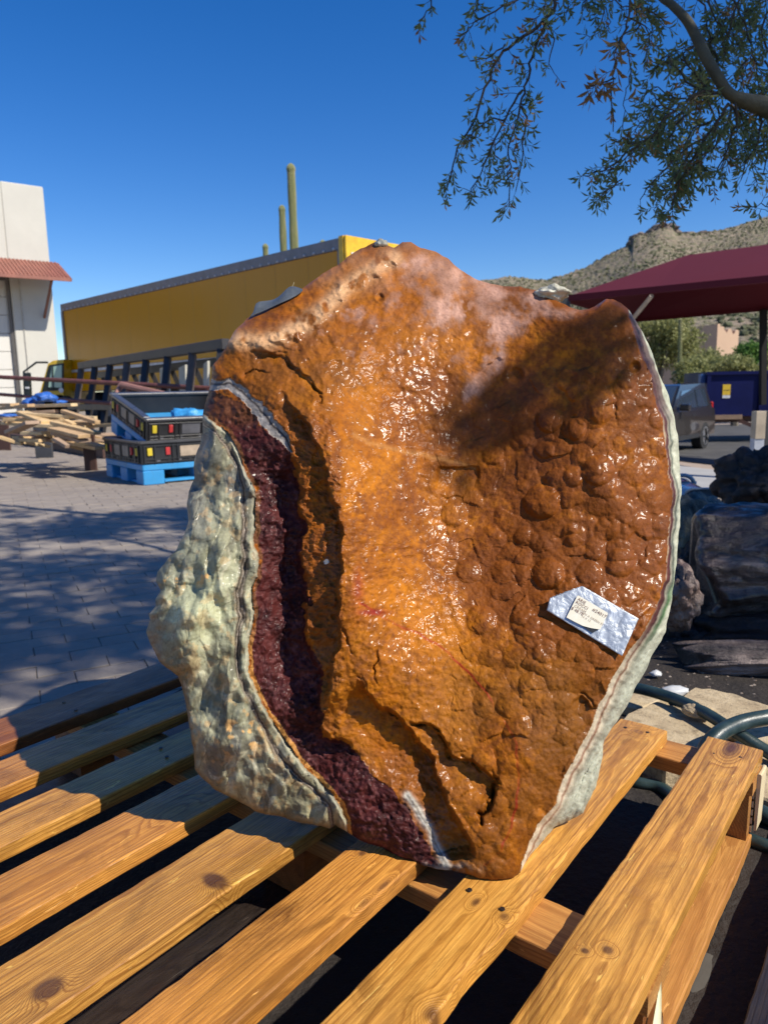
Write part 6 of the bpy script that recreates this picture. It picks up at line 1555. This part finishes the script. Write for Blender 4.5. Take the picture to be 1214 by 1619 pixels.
    tag(ct, 'crumpled dull grey tape scrap peeling off the upper left edge of the boulder', 'tape')
    th = MB().tube(resample([*[atpf(a_, b_, SURF(466, 472) + .02) - o2 for a_, b_ in ((462, 453), (464, 450), (465, 446))]], 6), .0006, 5).build('loose_thread', plain('straw_thread', (.5, .42, .2), .7), ct)
tapes()

# ================================================================== THE OVERHANGING TREE
def tree():
    bark = plain('mesquite_bark', (.075, .070, .042), .75, var=.35, scale=14, bump=.7, bscale=70, bdist=.006)
    twigm = plain('twig_bark', (.05, .038, .022), .8, var=.3)
    leaf = leafmat('mesquite_leaf', (.09, .14, .06), (.15, .20, .085), (.24, .25, .10), 5, .45)
    dead = leafmat('dead_leaf_tan', (.16, .085, .03), (.30, .17, .06), (.42, .26, .10), 9, .3)
    base = Vector((4.6, 2.4, float(gz(4.6, 2.4))))
    root = empty('mesquite_tree', base, label='leafy mesquite tree with an arched limb hanging into the upper right', cat='tree')
    Z = lambda zx, zy: (640 + zx / 2.115, zy / 2.115)
    # main limb
    limb_px = [(1026, -70, 2.62), (1040, -12, 2.55), (1062, 8, 2.52), (1085, 32, 2.5), (1102, 62, 2.48), (1116, 92, 2.46), (1134, 122, 2.45), (1150, 146, 2.45), (1172, 158, 2.46), (1200, 166, 2.48), (1235, 176, 2.5), (1300, 200, 2.55)]
    lp = [at(x, y, Y) - base for x, y, Y in limb_px]
    limb = resample(lp + [Vector((2.4, 2.65, 2.0)) - base + Vector((.0, 0, -.0)), Vector((3.6, 2.6, 1.4)) - base, Vector((4.5, 2.4, .8)) - base], 80)
    n = len(limb); MB().tube([p for p in limb], [.009 + .0075 * min(1, i / 26) + .0013 * max(0, i - 42) for i in range(n)], 12).build('limb', bark, root, smooth=True)
    MB().tube(resample([(0, 0, -.15), (-.05, 0, .5), (.02, .05, 1.1), (-.2, .2, 2.2), (-.9, .5, 3.6), (-1.6, .6, 4.8)], 30), [.2 - .005 * i for i in range(30)], 14).build('trunk', bark, root, smooth=True)
    MB().tube(resample([(.0, 0.02, .9), (.3, -.5, 2.0), (.9, -1.4, 3.2), (1.2, -2.2, 4.2)], 24), [.12 - .004 * i for i in range(24)], 10).build('limb', bark, root, smooth=True)
    MB().tube(resample([(-.1, .1, 1.9), (-1.2, .3, 2.9), (-2.6, .5, 3.9), (-3.8, 1.2, 4.6)], 24), [.1 - .0035 * i for i in range(24)], 10).build('limb', bark, root, smooth=True)
    MB().tube(resample([lp[0], at(1000, -160, 2.75) - base, at(930, -330, 3.0) - base, Vector((-3.2, 1.0, 4.2))], 20), [.018] * 20, 8).build('limb', bark, root, smooth=True)
    rng = random.Random(77); LV, DV = [], []; tw = MB()
    def leafquad(store, p, d, ln, wd):
        s = d.cross(Vector((rng.gauss(0, 1), rng.gauss(0, 1), rng.gauss(0, 1)))).normalized() * wd
        e = p + d * ln; mid = p + d * ln * .5 + Vector((0, 0, -.12 * ln))
        store.append((p, mid + s, e, mid - s))
    def spray(pts, rad0, dens=1.0, side=.10, leaflen=.034, deadp=.06, Yj=.0, sub=True):
        """a hanging twig: polyline of (zoomx, zoomy, Y) with side twiglets carrying small narrow leaves"""
        P = [at(*Z(a, b), Y) - base for a, b, Y in pts]; L = sum((P[i+1] - P[i]).length for i in range(len(P)-1))
        k = max(8, int(L / .022)); Q = resample(P, k)
        Q = [q + Vector((rng.gauss(0, .0025), rng.gauss(0, .004), rng.gauss(0, .0025))) for q in Q]
        tw.tube(Q, [rad0 * (1 - .75 * i / (k - 1)) + .0006 for i in range(k)], 5)
        for i in range(1, k):
            d0 = (Q[i] - Q[i-1]).normalized(); u = i / k
            for _ in range(2 if rng.random() < .5 * dens else 1):
                if rng.random() > .92 * dens + .1: continue
                dd = (d0 * .6 + Vector((rng.gauss(0, .75), rng.gauss(0, .75), rng.gauss(-.25, .6)))).normalized()
                ln = side * rng.uniform(.25, 1.0) * (1.1 - .5 * u); m_ = max(2, int(ln / .014)); p = Q[i].copy(); tp = [p.copy()]
                isdead = rng.random() < deadp
                for q in range(m_):
                    dd = (dd + Vector((rng.gauss(0, .12), rng.gauss(0, .12), rng.gauss(-.07, .12)))).normalized(); p = p + dd * .014; tp.append(p.copy())
                    for sg in (-1, 1):
                        if rng.random() < .82:
                            s = dd.cross(Vector((.2, 1, .3))).normalized() * sg
                            ld = (dd * .75 + s * .75 + Vector((rng.gauss(0, .28), rng.gauss(0, .28), rng.gauss(-.12, .28)))).normalized()
                            leafquad(DV if isdead else LV, p, ld, leaflen * rng.uniform(.55, 1.1), leaflen * .13)
                leafquad(DV if isdead else LV, p, dd, leaflen, leaflen * .13)
                if len(tp) > 1: tw.tube(tp, .0009, 4, False)
    def dz(pts, Y0, Y1): n_ = len(pts); return [(a, b, Y0 + (Y1 - Y0) * i / (n_ - 1)) for i, (a, b) in enumerate(pts)]
    Y0 = 2.35
    S = [
     (dz([(505, -60), (500, 10), (480, 50), (430, 100), (370, 140), (320, 180), (290, 240), (270, 300), (245, 365), (215, 430), (185, 480), (160, 550), (150, 600), (120, 655)], 2.35, 2.2), .005, .8, .07, .12),
     (dz([(480, 50), (455, 110), (430, 180), (415, 240), (400, 300), (385, 350), (370, 420), (350, 480), (345, 540), (350, 600), (352, 690)], 2.33, 2.25), .004, 1.0, .085, .2),
     (dz([(395, 300), (350, 370), (310, 440), (275, 520), (250, 590), (215, 640)], 2.3, 2.2), .003, 1.0, .07, .06),
     (dz([(385, 360), (410, 400), (395, 470), (395, 540), (370, 640)], 2.3, 2.3), .003, 1.0, .06, .08),
     (dz([(330, 400), (290, 400), (240, 430), (210, 470)], 2.3, 2.2), .002, .9, .05, .1),
     (dz([(350, 430), (300, 500), (330, 560), (290, 610)], 2.3, 2.35), .002, 1.0, .06, .05),
     (dz([(340, 150), (280, 190), (215, 205)], 2.3, 2.2), .002, .6, .05, .1),
     (dz([(470, 70), (500, 140), (480, 200), (495, 250)], 2.35, 2.4), .002, .5, .05, .1),
     (dz([(400, -20), (340, 20), (280, 50), (225, 80), (205, 110)], 2.4, 2.3), .0025, .8, .05, .03),
     (dz([(95, -20), (85, 20), (70, 50), (45, 75)], 2.4, 2.35), .002, .8, .05, .03),
     (dz([(260, -30), (245, 10), (235, 40)], 2.4, 2.35), .002, .8, .045, .03),
     (dz([(520, -30), (545, 10), (540, 40)], 2.4, 2.35), .002, .7, .05, .03),
     (dz([(420, -20), (470, 10), (440, 60)], 2.4, 2.35), .002, .9, .07, .25),
     (dz([(755, -30), (750, 40), (740, 90), (722, 140), (705, 200), (695, 250), (690, 310), (695, 370), (695, 440)], 2.4, 2.3), .003, .45, .04, .3),
     (dz([(740, 60), (790, 80), (820, 130), (800, 200)], 2.4, 2.5), .002, .8, .06, .05),
     (dz([(760, 20), (820, 40), (870, 70)], 2.4, 2.5), .002, .8, .07, .05), (dz([(650, -20), (665, 50), (640, 95)], 2.4, 2.4), .002, .6, .05, .05),
     (dz([(640, -30), (600, 5), (590, 40)], 2.4, 2.4), .002, .7, .05, .05), (dz([(690, -30), (730, 20), (790, 20)], 2.4, 2.4), .002, .9, .07, .05),
     (dz([(1060, 308), (1000, 308), (950, 330), (900, 370), (860, 410), (820, 460), (760, 500), (700, 550), (650, 575), (600, 590)], 2.45, 2.3), .005, 1.0, .08, .06),
     (dz([(1080, 345), (1050, 400), (1000, 470), (960, 540), (925, 600), (900, 660), (890, 705)], 2.45, 2.4), .005, 1.0, .09, .1),
     (dz([(1010, 450), (940, 500), (880, 550), (830, 610), (785, 660)], 2.4, 2.3), .003, 1.0, .08, .05),
     (dz([(720, 600), (690, 630), (640, 665)], 2.3, 2.3), .0015, .8, .04, .03), (dz([(1000, 310), (930, 260), (880, 200), (890, 190)], 2.45, 2.5), .003, .9, .08, .08),
     (dz([(1020, 300), (960, 240), (930, 180), (960, 160)], 2.45, 2.55), .003, 1.0, .09, .1), (dz([(900, 370), (840, 350), (800, 400), (770, 440)], 2.4, 2.3), .002, .8, .07, .04),
     (dz([(860, 420), (810, 470), (745, 480), (690, 470)], 2.4, 2.3), .002, .8, .06, .03), (dz([(940, 330), (880, 320), (830, 290), (790, 340)], 2.45, 2.5), .002, .7, .06, .04),
     (dz([(1100, 330), (1110, 400), (1090, 470), (1060, 540), (1030, 600)], 2.45, 2.45), .004, 1.0, .1, .06), (dz([(1180, 350), (1190, 420), (1170, 480), (1140, 540), (1120, 600)], 2.5, 2.45), .004, 1.0, .09, .06),
     (dz([(1230, 360), (1235, 430), (1215, 510), (1195, 580)], 2.5, 2.5), .004, .8, .08, .05), (dz([(1040, 400), (1020, 480), (990, 560), (1000, 610)], 2.4, 2.45), .003, 1.0, .08, .05),
     (dz([(960, 500), (900, 600), (860, 640)], 2.4, 2.35), .003, 1.0, .08, .05), (dz([(1250, 690), (1200, 690), (1140, 690)], 2.3, 2.3), .0015, .5, .04, .02), (dz([(1260, 20), (1215, 40), (1190, 90), (1200, 150), (1230, 200)], 2.6, 2.6), .003, .9, .08, .05),
     (dz([(1120, -30), (1100, 40), (1085, 100), (1060, 150), (1080, 200)], 2.6, 2.6), .003, .9, .1, .05), (dz([(1080, -30), (1130, 60), (1150, 130), (1170, 220), (1190, 300)], 2.65, 2.6), .003, 1.0, .1, .1),
     (dz([(1000, -30), (1030, 40), (1060, 90), (1110, 150)], 2.65, 2.6), .003, 1.0, .1, .05), (dz([(940, -40), (1000, 20), (1010, 100), (1030, 160)], 2.6, 2.7), .003, .9, .09, .08), (dz([(1140, 200), (1100, 260), (1150, 300)], 2.6, 2.6), .003, .9, .09, .1),
     (dz([(1060, 100), (1020, 150), (1050, 210), (1010, 260)], 2.7, 2.6), .003, 1.0, .09, .05), (dz([(970, 200), (990, 260), (960, 320), (920, 400), (880, 470)], 2.6, 2.55), .003, 1.0, .1, .08), (dz([(1200, 200), (1230, 280), (1180, 330)], 2.6, 2.6), .003, .9, .09, .05),
     (dz([(940, 380), (900, 430), (870, 500), (900, 560), (930, 610)], 2.5, 2.45), .003, 1.0, .09, .05), (dz([(1010, 330), (1030, 400), (960, 430), (930, 500)], 2.5, 2.5), .003, 1.0, .1, .08),
     (dz([(1090, 350), (1140, 420), (1130, 500)], 2.5, 2.5), .003, 1.0, .09, .06), (dz([(1240, -20), (1170, 10), (1120, 60)], 2.7, 2.7), .003, .9, .09, .06),
    ]
    for (pts, r0, dens, side, dp) in S:
        spray(pts, r0, dens, side, .030, dp)
        if pts[-1][0] > 580 and len(pts) > 2:
            for k in range(1):
                ox_, oy_ = rng.uniform(-30, 45), rng.uniform(-25, 30); spray([(a + ox_ + rng.gauss(0, 12), b + oy_ + rng.gauss(0, 10), Y + .12 * (k + 1)) for a, b, Y in pts], r0 * .7, dens, side, .034, dp)
    # brown dead sprays
    for pts in ([(745, 90), (720, 130), (700, 170), (690, 230)], [(700, 260), (660, 275), (615, 290)]): spray(dz(pts, 2.35, 2.3), .0022, .9, .035, .045, 1.0)
    tw.build('twig', twigm, root, fix=False)
    def leafmesh(store, name, mat):
        V = []; Fs = []
        for i, q in enumerate(store): V += [tuple(v) for v in q]; Fs.append((4*i, 4*i+1, 4*i+2, 4*i+3))
        me = bpy.data.meshes.new(name); me.from_pydata(V, [], Fs); o = link(name, me, mat, root); o['kind'] = 'stuff'
    leafmesh(LV, 'foliage', leaf); leafmesh(DV, 'dead_foliage', dead)
    # crown above the frame: casts the dappled shade on the yard and on the logs
    nr = random.Random(5)
    blobs = []
    for i in range(150):
        gy = nr.uniform(1.1, 5.3); gx = nr.uniform(-.72, -.02) * gy          # where its shade should fall on the ground
        h = nr.uniform(4.6, 5.8); k = h / math.tan(SUN_EL)
        c = Vector((gx + math.sin(SUN_AZ) * k, gy + math.cos(SUN_AZ) * k, h))
        rr_ = nr.uniform(.18, .42); q = c - Vector((.12, 1.0, .45)); q = q - SUNV * q.dot(SUNV)
        if q.length < rr_ + .52: continue                             # the boulder stands in the sun
        blobs.append((tuple(c - base), (rr_, rr_ * .9, nr.uniform(.15, .3))))
    cr = leaf_cloud('crown', blobs, 14000, .05, leaf, root, 3, .45); cr['kind'] = 'stuff'
    blobs = []
    for (gx, gy, h0, r_) in [(1.5, 2.6, 4.2, .5), (1.15, 2.9, 4.4, .5), (2.0, 3.0, 4.6, .6), (1.3, 2.2, 4.0, .35), (2.1, 2.2, 3.9, .4), (2.0, 3.8, 4.3, .6), (1.4, 2.0, 4.3, .25), (2.6, 2.9, 4.4, .6), (1.7, 3.4, 4.4, .55)]:
        k = (h0 - .3) / math.tan(SUN_EL); blobs.append((tuple(Vector((gx + math.sin(SUN_AZ) * k, gy + math.cos(SUN_AZ) * k, h0)) - base), (r_, r_, .25)))
    cr = leaf_cloud('crown', blobs, 6200, .05, leaf, root, 4, .45); cr['kind'] = 'stuff'
    # unseen leaf spray added on the sun line to shade the boulder's upper right
    blobs = []; tips = []
    for (px, py, t_, r_) in [(905, 512, 2.6, .05), (945, 530, 2.75, .06), (985, 552, 2.6, .045), (965, 500, 2.9, .07), (870, 545, 2.8, .06), (925, 560, 2.5, .07), (1000, 880, 2.9, .03), (1010, 590, 2.8, .03)]:
        r_ *= 1.5; c = atpf(px, py, 1.1) + SUNV * t_; tips.append(c - base); blobs.append((tuple(c - base), (r_, r_, r_ * .8)))
    cr = leaf_cloud('crown', blobs, 230, .024, leaf, root, 14, .35); cr['kind'] = 'stuff'
    hub = tips[1] + Vector((.7, .35, .35))
    MB().tube(resample([Vector((.15, -.3, 1.6)), (hub + Vector((.15, -.3, 1.6))) / 2 + Vector((0, 0, .5)), hub], 20), [.05 - .0019 * i for i in range(20)], 8).build('limb', bark, root, smooth=True)  # limb added to join the unseen spray to the tree
    tw2 = MB()
    for t_ in tips: tw2.tube(resample([hub, (hub + t_) / 2 + Vector((0, 0, .05)), t_], 8), .003, 5)
    tw2.build('twig', twigm, root, fix=False)
tree()
